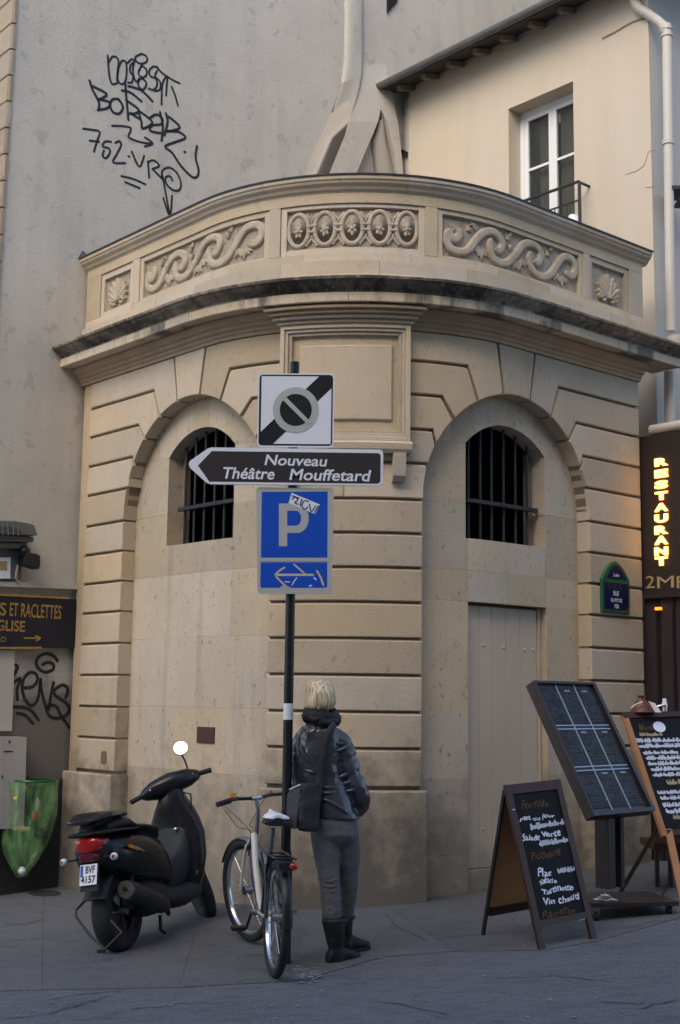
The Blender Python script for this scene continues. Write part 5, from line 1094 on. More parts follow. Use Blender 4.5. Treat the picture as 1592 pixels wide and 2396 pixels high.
def wheel(L, cx, cz, r, w, par, steer=None, tyre='rubber', rim='steel', spokes=0, solid=0, rimw=.6, name='wheel'):
    """disc in the local x-z plane"""
    M = L if steer is None else steer
    wh = MB().tube([M(cx, -w*.55, cz), M(cx, w*.55, cz)], r*.09, 12).build(name, 'steel', par, smooth=True)
    t_ = MB(); prof = [(.0, -.5), (-.25, -.52), (-.6, -.38), (-.75, -.2), (-.80, 0), (-.75, .2), (-.6, .38), (-.25, .52), (0, .5), (.30, .42)] if False else None
    tw = w; th = min(w*.95, r*.42) if solid else w
    sec = [(r-th, -tw*.34), (r-th*.75, -tw*.46), (r-th*.4, -tw*.5), (r-th*.15, -tw*.40), (r-th*.03, -tw*.22), (r, 0), (r-th*.03, tw*.22), (r-th*.15, tw*.40), (r-th*.4, tw*.5), (r-th*.75, tw*.46), (r-th, tw*.34)]
    t_.ring([[M(cx+math.cos(a)*q, y, cz+math.sin(a)*q) for q, y in sec] for a in np.linspace(0, 2*math.pi, 49)[:-1]], closed=True); t_.build('tyre', tyre, wh, smooth=True)
    rr_ = r-th; sec = [(rr_+.004, -tw*.36), (rr_+.004, tw*.36), (rr_-.012, tw*.30), (rr_-.018, 0), (rr_-.012, -tw*.30)]
    MB().ring([[M(cx+math.cos(a)*q, y, cz+math.sin(a)*q) for q, y in sec] for a in np.linspace(0, 2*math.pi, 49)[:-1]], closed=True).build('rim', rim, wh, smooth=True)
    if solid:
        for k in range(5):
            a = 2*math.pi*k/5; MB().beam(M(cx+math.cos(a)*.03, 0, cz+math.sin(a)*.03), M(cx+math.cos(a)*rr_, 0, cz+math.sin(a)*rr_), .035, w*.4, up=Vector(M(0, 1, 0))-Vector(M(0, 0, 0))).build('spoke', rim, wh)
    for k in range(spokes):
        a = 2*math.pi*k/spokes; b = a+(.35 if k % 2 else -.35); y = (.012 if (k//2) % 2 else -.012)
        MB().tube([M(cx+math.cos(b)*.022, y, cz+math.sin(b)*.022), M(cx+math.cos(a)*rr_, 0, cz+math.sin(a)*rr_)], .0011, 4, caps=False).build('spoke', 'chrome', wh)
    return wh

# ================================================================ MOTOR SCOOTER
MT['scootblack'] = mat('scooter_paint', (.009, .009, .011), .24, [(3, .45, .7, (.026, .026, .03), .5, V1), (60, .6, .75, (.06, .058, .055), .3, V1)], spec=.5)
MT['seat'] = mat('scooter_seat', (.016, .016, .018), .5, bump=.2, bscale=200)
MT['redlens'] = mat('red_lens', (.40, .008, .010), .15, coat=.8); MT['darkred'] = mat('dark_red_lens', (.10, .006, .008), .2, coat=.8); MT['orangelens'] = mat('orange_lens', (.75, .28, .02), .15, coat=.8); MT['mirror'] = mat('mirror_glass', (.9, .92, .95), .03, metal=1)
MT['exhaust'] = mat('exhaust_steel', (.030, .030, .032), .42, [(12, .45, .7, (.06, .055, .05), .5, V1)], metal=.3); MT['exhend'] = mat('exhaust_end', (.16, .15, .14), .6, [(30, .4, .7, (.08, .075, .07), .7, V1)], metal=.3)
rc = G(266, 2226); fc = G(500, 2141); hd = math.atan2(fc[1]-rc[1], fc[0]-rc[0])
S_, SR = frame_of((rc[0]+.05, rc[1], gz(rc[0])), hd+R_(3), R_(9))
S = lambda x, y, z: S_(x*(.93 if x > 0 else .72), y, z)
sk = thing('motor_scooter', 'black motor scooter parked with handlebars turned, number plate and red tail light to the viewer', 'scooter', tuple(rc))
rear = wheel(S_, 0, .25, .25, .135, sk, rim='menuframe', solid=1)
# steering group
KX, KZ = 1.04, .90; ST = R_(42)
def SS_(x, y, z):
    # rotate around raked steering axis through (KX,KZ)
    ax = Vector((-.38, 0, 1)).normalized(); p = Vector((x-KX, y, z-KZ)); p = Matrix.Rotation(ST, 3, ax)@p; return S(p.x+KX, p.y, p.z+KZ)
def SSU(x, y, z):
    ax = Vector((-.38, 0, 1)).normalized(); p = Vector((x-KX*.93, y, z-KZ)); p = Matrix.Rotation(ST, 3, ax)@p; return S_(p.x+KX*.93, p.y, p.z+KZ)
fw_ = wheel(S_, 1.28, .235, .235, .10, sk, steer=SSU, rim='menuframe', solid=1)
for y in (-.065, .065): MB().tube([SSU(1.28, y, .235), SSU(1.17, y, .52), SSU(1.08, y*.7, .72)], .017, 10).build('fork_leg', 'black_matt', sk, smooth=True)
b_ = MB(); b_.ring([[SSU(1.28+math.cos(a)*r_, y, .235+math.sin(a)*r_) for r_, y in ((.245, -.058), (.262, -.05), (.27, 0), (.262, .05), (.245, .058), (.25, 0))] for a in np.linspace(-.2, 2.5, 16)]); b_.build('front_fender', 'scootblack', sk, smooth=True)
loftx(MB(), S, [(-.42, .60, .67, .05), (-.37, .56, .74, .11), (-.25, .50, .76, .155), (-.05, .44, .76, .175), (.2, .40, .75, .185), (.42, .37, .70, .18), (.52, .34, .62, .165), (.56, .33, .50, .15)]).build('rear_bodywork', 'scootblack', sk, smooth=True)
loftx(MB(), S, [(-.30, .755, .80, .06), (-.27, .75, .845, .11), (-.1, .755, .865, .14), (.06, .76, .85, .14), (.14, .755, .80, .145), (.3, .74, .785, .145), (.48, .70, .765, .12), (.58, .66, .715, .07)], e=2.4).build('seat', 'seat', sk, smooth=True)
loftx(MB(), S, [(-.50, .835, .855, .06), (-.44, .83, .875, .12), (-.3, .84, .905, .15), (-.12, .845, .90, .155), (.0, .85, .875, .15)], e=3).build('tail_spoiler', 'scootblack', sk, smooth=True)
MB().box(S(-.20, -.152, .875), (.115, .006, .016), hd).build('spoiler_badge', 'chrome', sk)
loftx(MB(), S, [(-.44, .765, .785, .07), (-.38, .75, .79, .15), (-.2, .755, .785, .178), (.1, .755, .77, .18)], e=3).build('tail_rim', 'black_matt', sk, smooth=True)
# floor and belly
loftx(MB(), S, [(.40, .20, .36, .13), (.55, .18, .34, .18), (.75, .17, .325, .19), (.95, .20, .34, .185), (1.04, .26, .42, .15)]).build('floorboard', 'black_matt', sk, smooth=True)
loftx(MB(), S, [(.10, .20, .44, .12), (.3, .17, .44, .15), (.5, .17, .38, .15), (.62, .18, .34, .13)]).build('belly_fairing', 'black_matt', sk, smooth=True)
loftx(MB(), S, [(.42, .28, .66, .13), (.52, .28, .60, .11), (.62, .28, .52, .10), (.74, .28, .50, .10), (.86, .28, .60, .12), (.94, .28, .72, .14)], e=3).build('centre_tunnel', 'black_matt', sk, smooth=True)
loftx(MB(), S, [(-.36, .80, .86, .06), (-.2, .79, .87, .10), (.0, .79, .87, .11), (.08, .79, .85, .10)]).build('seat_hump', 'seat', sk, smooth=True)
# leg shield: curved tall panel, widest at mid height
loftz(MB(), S, [(.27, .93, .06, .16), (.36, .95, .075, .20), (.50, .98, .08, .225), (.66, 1.00, .08, .22), (.76, 1.01, .085, .185), (.84, 1.01, .095, .145), (.92, 1.00, .085, .10), (.98, .985, .06, .08)], e=3.2).build('leg_shield', 'scootblack', sk, smooth=True)
loftx(MB(), S, [(1.02, .42, .86, .15), (1.12, .46, .86, .13), (1.22, .52, .82, .10), (1.30, .60, .76, .06), (1.33, .66, .72, .03)]).build('nose', 'scootblack', sk, smooth=True)
loftz(MB(), S, [(.30, .90, .05, .11), (.5, .915, .05, .12), (.68, .95, .045, .12), (.76, .98, .03, .09)], e=3.4).build('glove_box', 'black_matt', sk, smooth=True)
MB().box(S(.93, -.185, .385), (.09, .004, .028), hd).build('side_badge', 'chrome', sk)
# seams and trim of the bodywork
for z_, x0, x1, w_ in ((.60, -.30, .46, .183), (.47, -.1, .50, .180)):
    MB().tube([S(x, -w_*(1-.12*((x-.1)/.5)**2), z_-.05*x) for x in np.linspace(x0, x1, 9)], .0028, 6).build('body_seam', 'void', sk, smooth=True)
MB().tube([S(.985, -.195, z) for z in (.45, .55, .65)]+[S(1.0, -.175, .76)], .003, 6).build('body_seam', 'void', sk, smooth=True)
MB().tube([S(1.02, -.05, .96), S(.98, -.16, .93), S(1.0, -.14, .78)], .006, 8).build('control_cable', 'black_matt', sk, smooth=True)
MB().tube([S(1.02, .03, .97), S(.97, -.10, .88), S(.99, -.12, .74)], .005, 8).build('control_cable', 'black_matt', sk, smooth=True)
MB().ell(S(.895, -.05, .70), (.014, .014, .014)).build('key_barrel', 'chrome', sk, smooth=True)
# handlebar
m_ = MB(); m_.ring([[SS_(KX-.035+a, y, KZ+.115+b+dz) for a, b in sup(16, rx, rz, 2.4)] for y, rx, rz, dz in ((-.235, .022, .022, .0), (-.21, .045, .042, .0), (-.14, .080, .068, .004), (0, .105, .082, .010), (.14, .080, .068, .004), (.21, .045, .042, .0), (.235, .022, .022, .0))]); m_.build('handlebar_cover', 'scootblack', sk, smooth=True)
m_ = MB(); loftz(m_, SS_, [(.93, KX+.0, .05, .06), (1.0, KX-.01, .065, .075), (1.05, KX-.02, .07, .085)]); m_.build('steering_neck', 'black_matt', sk, smooth=True)
m_ = MB(); m_.poly([SS_(KX-.10, y, z) for y, z in ((-.06, KZ+.13), (.06, KZ+.13), (.05, KZ+.175), (-.05, KZ+.175))], Vector(SS_(-.006, 0, .006))-Vector(SS_(0, 0, 0))); m_.build('instrument_panel', 'glass', sk)
for sg in (-1, 1):
    MB().tube([SS_(KX-.035, sg*.235, KZ+.115), SS_(KX-.055, sg*.325, KZ+.105)], .0185, 12).build('grip', 'rubber', sk, smooth=True)
    MB().tube([SS_(KX+.02, sg*.19, KZ+.125), SS_(KX+.035, sg*.26, KZ+.12), SS_(KX-.0, sg*.33, KZ+.11)], [.008, .007, .006], 8, flat=((0, 0, 1), .6)).build('brake_lever', 'chrome', sk, smooth=True)
    MB().ell(SS_(KX-.085, sg*.165, KZ+.13), (.016, .016, .012)).build('switch', 'steel', sk, smooth=True)
mz = Vector(at(423, 1750, float(S(1.02, -.18, 1.3)[1])))
MB().tube([SS_(KX-.02, -.165, KZ+.16), Vector(SS_(KX-.02, -.17, KZ+.24)), mz+Vector((-.012, .02, -.02))], .0065, 8).build('mirror_stem', 'black', sk, smooth=True)
nrm_ = Vector((-mz.x*.8, -mz.y*.55, -.1+.55)).normalized(); nrm_ = Vector((.05, -1, .62)).normalized(); q_ = nrm_.to_track_quat('Z', 'Y').to_matrix()
m_ = MB(); m_.ring([[mz+q_@Vector((math.cos(t)*r_, math.sin(t)*r_*1.06, z)) for t in np.linspace(0, 2*math.pi, 25)[:-1]] for r_, z in ((.030, -.03), (.050, -.018), (.056, -.004), (.056, .0), (.052, .001))]); mh = m_.build('mirror_housing', 'black_matt', sk, smooth=True)
m_ = MB(); m_.add([mz+q_@Vector((math.cos(t)*.0515, math.sin(t)*.0515*1.06, .0015)) for t in np.linspace(0, 2*math.pi, 25)[:-1]], [tuple(range(24))]); m_.build('mirror_glass', 'mirror', mh)
# tail lamp, plate, mudguard
loftx(MB(), S, [(-.435, .66, .735, .055), (-.41, .65, .75, .085), (-.36, .65, .75, .105), (-.30, .65, .75, .12)], e=3.4).build('tail_lamp', 'redlens', sk, smooth=True)
loftx(MB(), S, [(-.43, .60, .655, .05), (-.40, .59, .652, .075), (-.34, .59, .65, .10)], e=3.4).build('reflector', 'darkred', sk, smooth=True)
def psk(px, y, Yd): return at(px, y, Yd)
m_ = MB(); m_.poly([S(-.40, -.07, .58), S(-.40, .07, .58), S(-.445, .065, .42), S(-.445, -.065, .42)], Vector(S(.012, 0, 0))-Vector(S(0, 0, 0))); m_.build('plate_bracket', 'black_matt', sk)
MT['plateblue'] = mat('plate_blue', (.03, .10, .42), .4)
f_pl = lambda u, v, d=0: S(-.415-.045*(1-v)-d, .06-.125*u, .46+.125*v)
pln = MB().poly([f_pl(u, v) for u, v in ((0, 0), (1, 0), (1, 1), (0, 1))], Vector(S(.003, 0, 0))-Vector(S(0, 0, 0))).build('number_plate', 'signwhite', sk)
m_ = MB(); m_.add([f_pl(u, v, .001) for u, v in ((.03, .40), (.19, .40), (.19, .96), (.03, .96))], [(0, 1, 2, 3)]); m_.build('plate_band', 'plateblue', pln)
lf = lambda x0, y0: (lambda a, b, c: f_pl(x0+a, y0+b, .0015))
letters('BVF', .55, .36, 0, 'plate_lettering', 'signblack', pln, lf(.33, .56), .03); letters('4157', .86, .36, 0, 'plate_lettering', 'signblack', pln, lf(.07, .09), .03)
b_ = MB(); b_.ring([[S_(math.cos(a)*r_, y, .25+math.sin(a)*r_) for r_, y in ((.275, -.085), (.295, -.075), (.305, 0), (.295, .075), (.275, .085), (.28, 0))] for a in np.linspace(.9, 2.75, 14)]); b_.build('rear_mudguard', 'black_matt', sk, smooth=True)
for sg in (-1, 1):
    MB().ell(S(-.40, sg*.185, .615), (.028, .024, .024), M=SR).build('indicator', 'signwhite', sk, smooth=True); MB().ell(S(-.424, sg*.187, .617), (.012, .014, .014), M=SR).build('indicator_bulb', 'redlens', sk, smooth=True)
    MB().tube([S(-.38, sg*.1, .62), S(-.40, sg*.18, .617)], .007, 6).build('indicator_stem', 'black_matt', sk)
m_ = MB(); m_.poly([S(x, -.186, z) for x, z in ((-.16, .665), (-.10, .67), (.06, .625), (.02, .62), (-.12, .648))], Vector(S(0, -.004, 0))-Vector(S(0, 0, 0))); m_.build('side_indicator', 'orangelens', sk)
m_ = MB(); m_.poly([S(x, -.1865, z) for x, z in ((-.04, .642), (.10, .605), (.10, .612), (-.02, .652))], Vector(S(0, -.006, 0))-Vector(S(0, 0, 0))); m_.build('side_trim', 'chrome', sk)
# exhaust on the right
m_ = MB(); m_.ring([[S(x, -.165+a, z+b) for a, b in sup(20, w_, h_, 2.3)] for x, z, w_, h_ in ((.42, .22, .02, .02), (.36, .235, .045, .05), (.30, .25, .06, .066), (-.14, .375, .064, .070), (-.19, .388, .058, .063))]); ex_ = m_.build('exhaust_silencer', 'exhaust', sk, smooth=True)
m_ = MB(); m_.ring([[S(x, -.165+a, z+b) for a, b in sup(20, w_, w_, 2)] for x, z, w_ in ((-.188, .388, .060), (-.215, .395, .056), (-.218, .396, .02), (-.205, .393, .018))]); m_.build('exhaust_cap', 'exhend', ex_, smooth=True)
m_ = MB(); m_.box(S(-.2195, -.168, .394), (.004, .028, .012), hd); m_.build('exhaust_outlet', 'void', ex_)
MB().tube([S(.40, -.165, .225), S(.5, -.12, .16), S(.62, -.05, .16), S(.66, 0, .2)], .016, 8).build('exhaust_pipe', 'exhaust', sk, smooth=True)
loftx(MB(), S, [(-.06, .17, .32, .035, .11), (.1, .15, .34, .05, .12), (.35, .14, .32, .06, .12), (.45, .18, .28, .05, .1)]).build('engine_case', 'exhaust', sk, smooth=True)
MB().tube([S(.0, -.10, .26), S(.02, -.12, .55)], .022, 10).build('shock_absorber', 'menuframe', sk, smooth=True)
MB().tube([S(.45, .1, .2), S(.5, .24, .02)], .011, 8).build('side_stand', 'steel', sk, smooth=True)
MB().tube([S(.33, -.14, .17), S(.30, -.15, .08), S(.36, -.15, .05)], .012, 8).build('centre_stand', 'black_matt', sk, smooth=True)
# round tube guard behind the wheel
gd = [(203, 2085, 8.60), (196, 2111, 8.52), (179, 2129, 8.46), (178, 2146, 8.44), (210, 2187, 8.38), (246, 2221, 8.32), (285, 2182, 8.36), (260, 2153, 8.42)]
MB().tube([at(*q) for q in gd], .0085, 8).build('wheel_guard', 'exhaust', sk, smooth=True)
MB().box(at(238, 2226, 8.31), (.05, .03, .02)).build('guard_foot', 'rubber', sk)

# ================================================================ BICYCLE
br_ = G(641, 2286); bf_ = G(567, 2205); hb = math.atan2(bf_[1]-br_[1], bf_[0]-br_[0])
Bk, BR3 = frame_of((br_[0], br_[1], gz(br_[0])), hb, R_(-1.5))
WBs = 1.075; WR_ = .325
MT['bikewhite'] = mat('bike_frame_pale', (.62, .56, .48), .3, coat=.5); MT['bikeblack'] = mat('bike_frame_black', (.018, .018, .02), .3, coat=.4)
bk = thing('bicycle', 'city bicycle with black and cream frame and pale-topped saddle, standing by the sign post', 'bicycle', tuple(br_))
wheel(Bk, 0, WR_, WR_, .050, bk, rim='chrome', spokes=28)
BKX, BKZ = WBs-.14, .80; BST = R_(20)
def BS(x, y, z):
    ax = Vector((-.33, 0, 1)).normalized(); p = Matrix.Rotation(BST, 3, ax)@Vector((x-BKX, y, z-BKZ)); return Bk(p.x+BKX, p.y, p.z+BKZ)
wheel(Bk, WBs, WR_, WR_, .048, bk, steer=BS, rim='chrome', spokes=28)
def bt(pts, r, nm, mt_, F=Bk, n=10): return MB().tube([F(*p) for p in pts], r, n).build(nm, mt_, bk, smooth=True)
BBx, BBz = .45, .285
bt([(BKX-.02, 0, .70), (BKX+.035, 0, .56)], .020, 'head_tube', 'bikeblack'); bt([(BKX-.035, 0, .70), (BKX-.16, 0, .52), (BBx+.12, 0, .34), (BBx, 0, BBz)], .021, 'down_tube', 'bikewhite')
bt([(BKX+.02, 0, .60), (BKX-.12, 0, .43), (BBx+.1, 0, .31)], .017, 'lower_tube', 'bikeblack')
bt([(BBx, 0, BBz), (BBx-.15, 0, .62), (BBx-.165, 0, .66)], .017, 'seat_tube', 'bikeblack'); bt([(BBx-.165, 0, .655), (BBx-.22, 0, .80)], .013, 'seat_post', 'steel')
for sg in (-1, 1):
    bt([(BBx-.02, sg*.03, BBz), (.03, sg*.06, WR_)], .009, 'chain_stay', 'bikewhite'); bt([(BBx-.14, sg*.02, .58), (.02, sg*.06, WR_)], .008, 'seat_stay', 'bikeblack')
    bt([(WBs+.0, sg*.05, WR_), (WBs-.045, sg*.045, .50), (WBs-.085, sg*.035, .62), (BKX+.02, sg*.02, .66)], .010, 'fork_blade', 'bikewhite', BS)
    bt([(-.02, sg*.06, WR_), (-.08, sg*.06, .66)], .005, 'rack_stay', 'bikeblack'); bt([(.22, sg*.055, .675), (-.20, sg*.06, .675)], .006, 'rack_rail', 'bikeblack')
    bt([(BKX-.05, sg*.03, .93), (BKX-.02, sg*.12, .935), (BKX-.06, sg*.20, .935)], .0115, 'handlebar', 'bikeblack', BS); bt([(BKX-.06, sg*.195, .935), (BKX-.10, sg*.305, .925)], .0175, 'grip', 'rubber', BS, 12)
    bt([(BKX-.02, sg*.13, .955), (BKX+.03, sg*.17, .93), (BKX-.02, sg*.26, .915)], .005, 'brake_lever', 'black_matt', BS)
for x in (-.18, -.05, .1): bt([(x, -.06, .675), (x, .06, .675)], .005, 'rack_bar', 'bikeblack')
bt([(BKX-.03, 0, .70), (BKX-.07, 0, .85), (BKX-.05, 0, .93)], .014, 'stem', 'steel', BS); bt([(BKX-.05, -.035, .93), (BKX-.05, .035, .93)], .016, 'bar_clamp', 'chrome', BS)
MB().box(BS(BKX-.035, .155, .965), (.035, .03, .03)).build('bell', 'orangelens', bk)
for k, (p0, p1, dx) in enumerate((((BKX-.0, .13, .95), (BKX+.0, .02, .72), .16), ((BKX-.0, -.13, .95), (BKX+.0, -.02, .72), .13), ((BKX, .10, .95), (BKX-.1, .0, .60), .20))):
    bt([p0, (p0[0]+dx, p0[1]*1.1, .88), (p1[0]+dx*.8, p1[1]*2+.02, .74), p1], .0025, 'brake_cable', 'black_matt', BS, 6)
for F, cx, a0, a1, nm in ((Bk, 0, .3, 3.15, 'rear_mudguard'), (BS, WBs, .45, 2.75, 'front_mudguard')):
    b_ = MB(); b_.ring([[F(cx+math.cos(a)*r_, y, WR_+math.sin(a)*r_) for r_, y in ((WR_+.008, -.028), (WR_+.018, -.018), (WR_+.021, 0), (WR_+.018, .018), (WR_+.008, .028), (WR_+.014, 0))] for a in np.linspace(a0, a1, 22)]); b_.build(nm, 'black' if F is Bk else 'steel', bk, smooth=True)
MB().box(Bk(-.225, .0, .64), (.05, .09, .04), hb).build('light_mount', 'black_matt', bk); MB().ell(Bk(-.255, -.035, .642), (.016, .024, .020), M=BR3).build('rear_light', 'redlens', bk, smooth=True)
MT['redglow'] = MT['redlens']
# saddle: pale cover on black body
def sad(z0, z1, k): return [[Bk(BBx-.24+x, a*w*k, z0+(z1-z0)*(b+1)/2-abs(a)**2*.012+(x*.05)) for a, b in [(math.cos(t), math.sin(t)) for t in np.linspace(0, 2*math.pi, 17)[:-1]]] for x, w in ((-.13, .045), (-.12, .075), (-.06, .085), (0, .07), (.06, .035), (.12, .02), (.145, .012))]
MB().ring(sad(.835, .885, 1)).build('saddle', 'black_matt', bk, smooth=True); MB().ring(sad(.880, .899, .93)).build('saddle_cover', 'signwhite', bk, smooth=True)
for sg in (-1, 1): MB().tube([Bk(BBx-.33, sg*.03, .83), Bk(BBx-.22, sg*.02, .815), Bk(BBx-.13, sg*.015, .835)], .004, 6).build('saddle_rail', 'steel', bk)
m_ = MB(); m_.tube([Bk(BBx, -.045, BBz), Bk(BBx, -.052, BBz)], .085, 24); m_.build('chainring', 'chrome', bk, smooth=True); bt([(BBx, -.07, BBz), (BBx, .07, BBz)], .018, 'bottom_bracket', 'steel')
ca = R_(-12)
for sg, an in ((-1, ca+math.pi), (1, ca-.55)):
    p = (BBx+.165*math.cos(an), sg*.075, BBz+.165*math.sin(an)); bt([(BBx, sg*.068, BBz), p], .009, 'crank', 'chrome' if sg < 0 else 'bikeblack')
    MB().box(Bk(p[0], sg*.125, p[2]), (.075, .085, .022), hb).build('pedal', 'black_matt' if sg > 0 else 'steel', bk)
for z_ in (.085, -.04): bt([(BBx, -.048, BBz+z_), (.02, -.048, WR_+(.03 if z_ > 0 else -.03))], .004, 'chain', 'exhaust')
bt([(.0, -.05, WR_), (.03, -.06, WR_-.10)], .012, 'derailleur', 'exhaust')
bt([(BKX-.16, -.03, .60), (BKX-.36, -.04, .44), (BKX-.30, -.05, .40)], .010, 'frame_lock', 'black_matt')

# ================================================================ WOMAN LEANING ON THE POST
MT['skin'] = mat('skin', (.50, .29, .21), .5, [(8, .45, .7, (.44, .23, .17), .5, V1)], bump=.04, bscale=150)
MT['leather'] = mat('black_leather', (.048, .053, .066), .22, [(7, .45, .7, (.035, .038, .048), .6, V1), (50, .55, .7, (.06, .062, .07), .35, V1)], bump=.18, bscale=30, coat=.7)
MT['jeans'] = mat('grey_trousers', (.14, .137, .145), .9, [(5, .4, .7, (.18, .177, .185), .6, (1, 1, .4)), (90, .5, .7, (.08, .078, .082), .4, V1)], bump=.3, bscale=160)
MT['boot'] = mat('black_boot_leather', (.012, .012, .014), .48, [(10, .45, .7, (.03, .03, .033), .5, V1)], bump=.25, bscale=35)
MT['scarf'] = mat('dark_scarf', (.012, .013, .017), .55, [(20, .45, .65, (.045, .048, .06), .7, V1)], bump=.8, bscale=40)
MT['bagmat'] = mat('bag_fabric', (.026, .027, .030), .7, [(6, .45, .7, (.045, .046, .05), .5, V1)], bump=.3, bscale=90); MT['bagflap'] = mat('bag_flap', (.055, .058, .066), .6, [(4, .4, .7, (.075, .078, .088), .5, V1)], bump=.15, bscale=60)
def hairmat():
    m = bpy.data.materials.new('blonde_hair'); m.use_nodes = True; N = m.node_tree.nodes; L = m.node_tree.links; b = N['Principled BSDF']; b.inputs['Roughness'].default_value = .42
    tc = N.new('ShaderNodeTexCoord'); mp = N.new('ShaderNodeMapping'); mp.inputs['Scale'].default_value = (70, 70, 4); L.new(tc.outputs['Object'], mp.inputs[0]); no = N.new('ShaderNodeTexNoise'); no.inputs['Scale'].default_value = 1; no.inputs['Detail'].default_value = 3; L.new(mp.outputs[0], no.inputs[0])
    cr = N.new('ShaderNodeValToRGB'); cr.color_ramp.elements[0].position = .35; cr.color_ramp.elements[0].color = (.36, .23, .11, 1); cr.color_ramp.elements[1].position = .62; cr.color_ramp.elements[1].color = (.86, .70, .48, 1); L.new(no.outputs[0], cr.inputs[0]); L.new(cr.outputs[0], b.inputs['Base Color'])
    bp = N.new('ShaderNodeBump'); bp.inputs['Strength'].default_value = .5; bp.inputs['Distance'].default_value = .01; L.new(no.outputs[0], bp.inputs['Height']); L.new(bp.outputs[0], b.inputs['Normal']); return m
MT['hair'] = hairmat()
YW = 7.985
def w(x, y, d=0): return Vector(at(x, y, YW+d))
pxm = 7.9/3000
wm = thing('person', 'person seen from behind in black leather jacket and grey trousers, leaning on the sign post', 'person', tuple(G(808, 2250)))
def hsec(c, rx, ry, n=24, rot=0, e=2.2): return [c+Vector((a*math.cos(rot)-b*math.sin(rot), a*math.sin(rot)+b*math.cos(rot), 0)) for a, b in sup(n, rx, ry, e)]
def loftw(mb, st, n=24, e=2.2):
    mb.ring([hsec(w(q[0], q[1], q[4] if len(q) > 4 else 0), q[2]*pxm, q[3], n, q[5] if len(q) > 5 else 0, e) for q in st]); return mb
def rem(o, v=.009, it=8, disp=None, fac=.5):
    q = o.modifiers.new('remesh', 'REMESH'); q.mode = 'VOXEL'; q.voxel_size = v; q.use_smooth_shade = True
    q = o.modifiers.new('smooth', 'SMOOTH'); q.factor = fac; q.iterations = it
    if disp:
        for st_, sc, ax in disp:
            t = bpy.data.textures.new('folds', 'CLOUDS'); t.noise_scale = sc; t.noise_depth = 2; q = o.modifiers.new('folds', 'DISPLACE'); q.texture = t; q.strength = st_; q.mid_level = .5
            e = bpy.data.objects.get(ax) if isinstance(ax, str) else None
            q.texture_coords = 'LOCAL'
    return o
# one continuous body: head with face, neck, torso, arms with hands, legs, feet
b_ = MB(); hc = w(751, 1627, .0)
b_.ell(hc, (.076, .094, .102)); b_.ell(hc+Vector((.02, .045, -.055)), (.052, .062, .060)); b_.ell(hc+Vector((.034, .108, -.022)), (.013, .02, .022)); b_.ell(hc+Vector((.03, .095, -.065)), (.024, .016, .012)); b_.ell(hc+Vector((.03, .085, .035)), (.045, .02, .014))
b_.ell(hc+Vector((.078, .012, -.018)), (.010, .022, .032)); b_.ell(hc+Vector((-.074, .018, -.018)), (.010, .022, .032))
b_.tube([w(752, 1655, .0), w(750, 1680, .0), w(750, 1705, .01)], [.052, .050, .065], 14)
loftw(b_, [(749, 1705, 30, .065), (748, 1735, 40, .085), (750, 1790, 42, .09), (758, 1840, 36, .08), (772, 1880, 42, .10), (782, 1930, 46, .11), (784, 1965, 44, .10)])
b_.tube([w(785, 1732, 0), w(811, 1772, .0), w(842, 1848, .01), w(846, 1880, .05), w(828, 1896, .11)], [.036, .036, .034, .030, .026], 12)
b_.tube([w(716, 1732, .02), w(703, 1780, .045), w(706, 1840, .05), w(722, 1870, .12), w(735, 1885, .17)], [.034, .034, .032, .028, .026], 12)
b_.tube([w(766, 1950, 0), w(772, 2060, -.02), w(777, 2150, -.02), w(785, 2232, -.03)], [.078, .052, .040, .026], 14); b_.tube([w(806, 1950, .02), w(816, 2060, .08), w(812, 2140, .15), w(812, 2195, .17)], [.076, .050, .038, .024], 14)
body = b_.build('body', 'skin', wm); rem(body, .008, 5)
for side, c_, dr in (('r', w(824, 1893, .12), Vector((-.2, .3, -.9))), ('l', w(741, 1890, .19), Vector((.45, .6, -.6)))):
    h_ = MB(); dr = dr.normalized(); sx = dr.cross(Vector((0, 1, 0))).normalized(); 
    h_.ell(c_+dr*.03, (.040, .018, .045), M=Matrix((sx, sx.cross(dr), dr)).transposed())
    for k in range(4):
        p0 = c_+dr*.055+sx*(-.028+.019*k); cu = sx.cross(dr); L_ = (.9, 1, .95, .75)[k]
        h_.tube([p0, p0+dr*.028*L_+cu*.006, p0+dr*.048*L_+cu*.020, p0+dr*.056*L_+cu*.036], [.0095, .009, .008, .007], 8)
    h_.tube([c_+sx*-.03, c_+sx*-.052+dr*.025, c_+sx*-.056+dr*.05], [.011, .010, .008], 8)
    q = h_.build('hand', 'skin', wm); rem(q, .004, 3)
for sg in (-.5, 1.1):
    MB().ell(hc+Vector((.03+.024*sg, .105-.006*abs(sg), .012)), (.010, .006, .006)).build('eye', 'signwhite', wm, smooth=True)
    MB().ell(hc+Vector((.03+.024*sg, .1105-.006*abs(sg), .012)), (.0045, .003, .0045)).build('iris', 'scarf', wm, smooth=True)
MB().ell(hc+Vector((.03, .110, -.066)), (.020, .006, .006)).build('lips', 'darkred', wm, smooth=True)
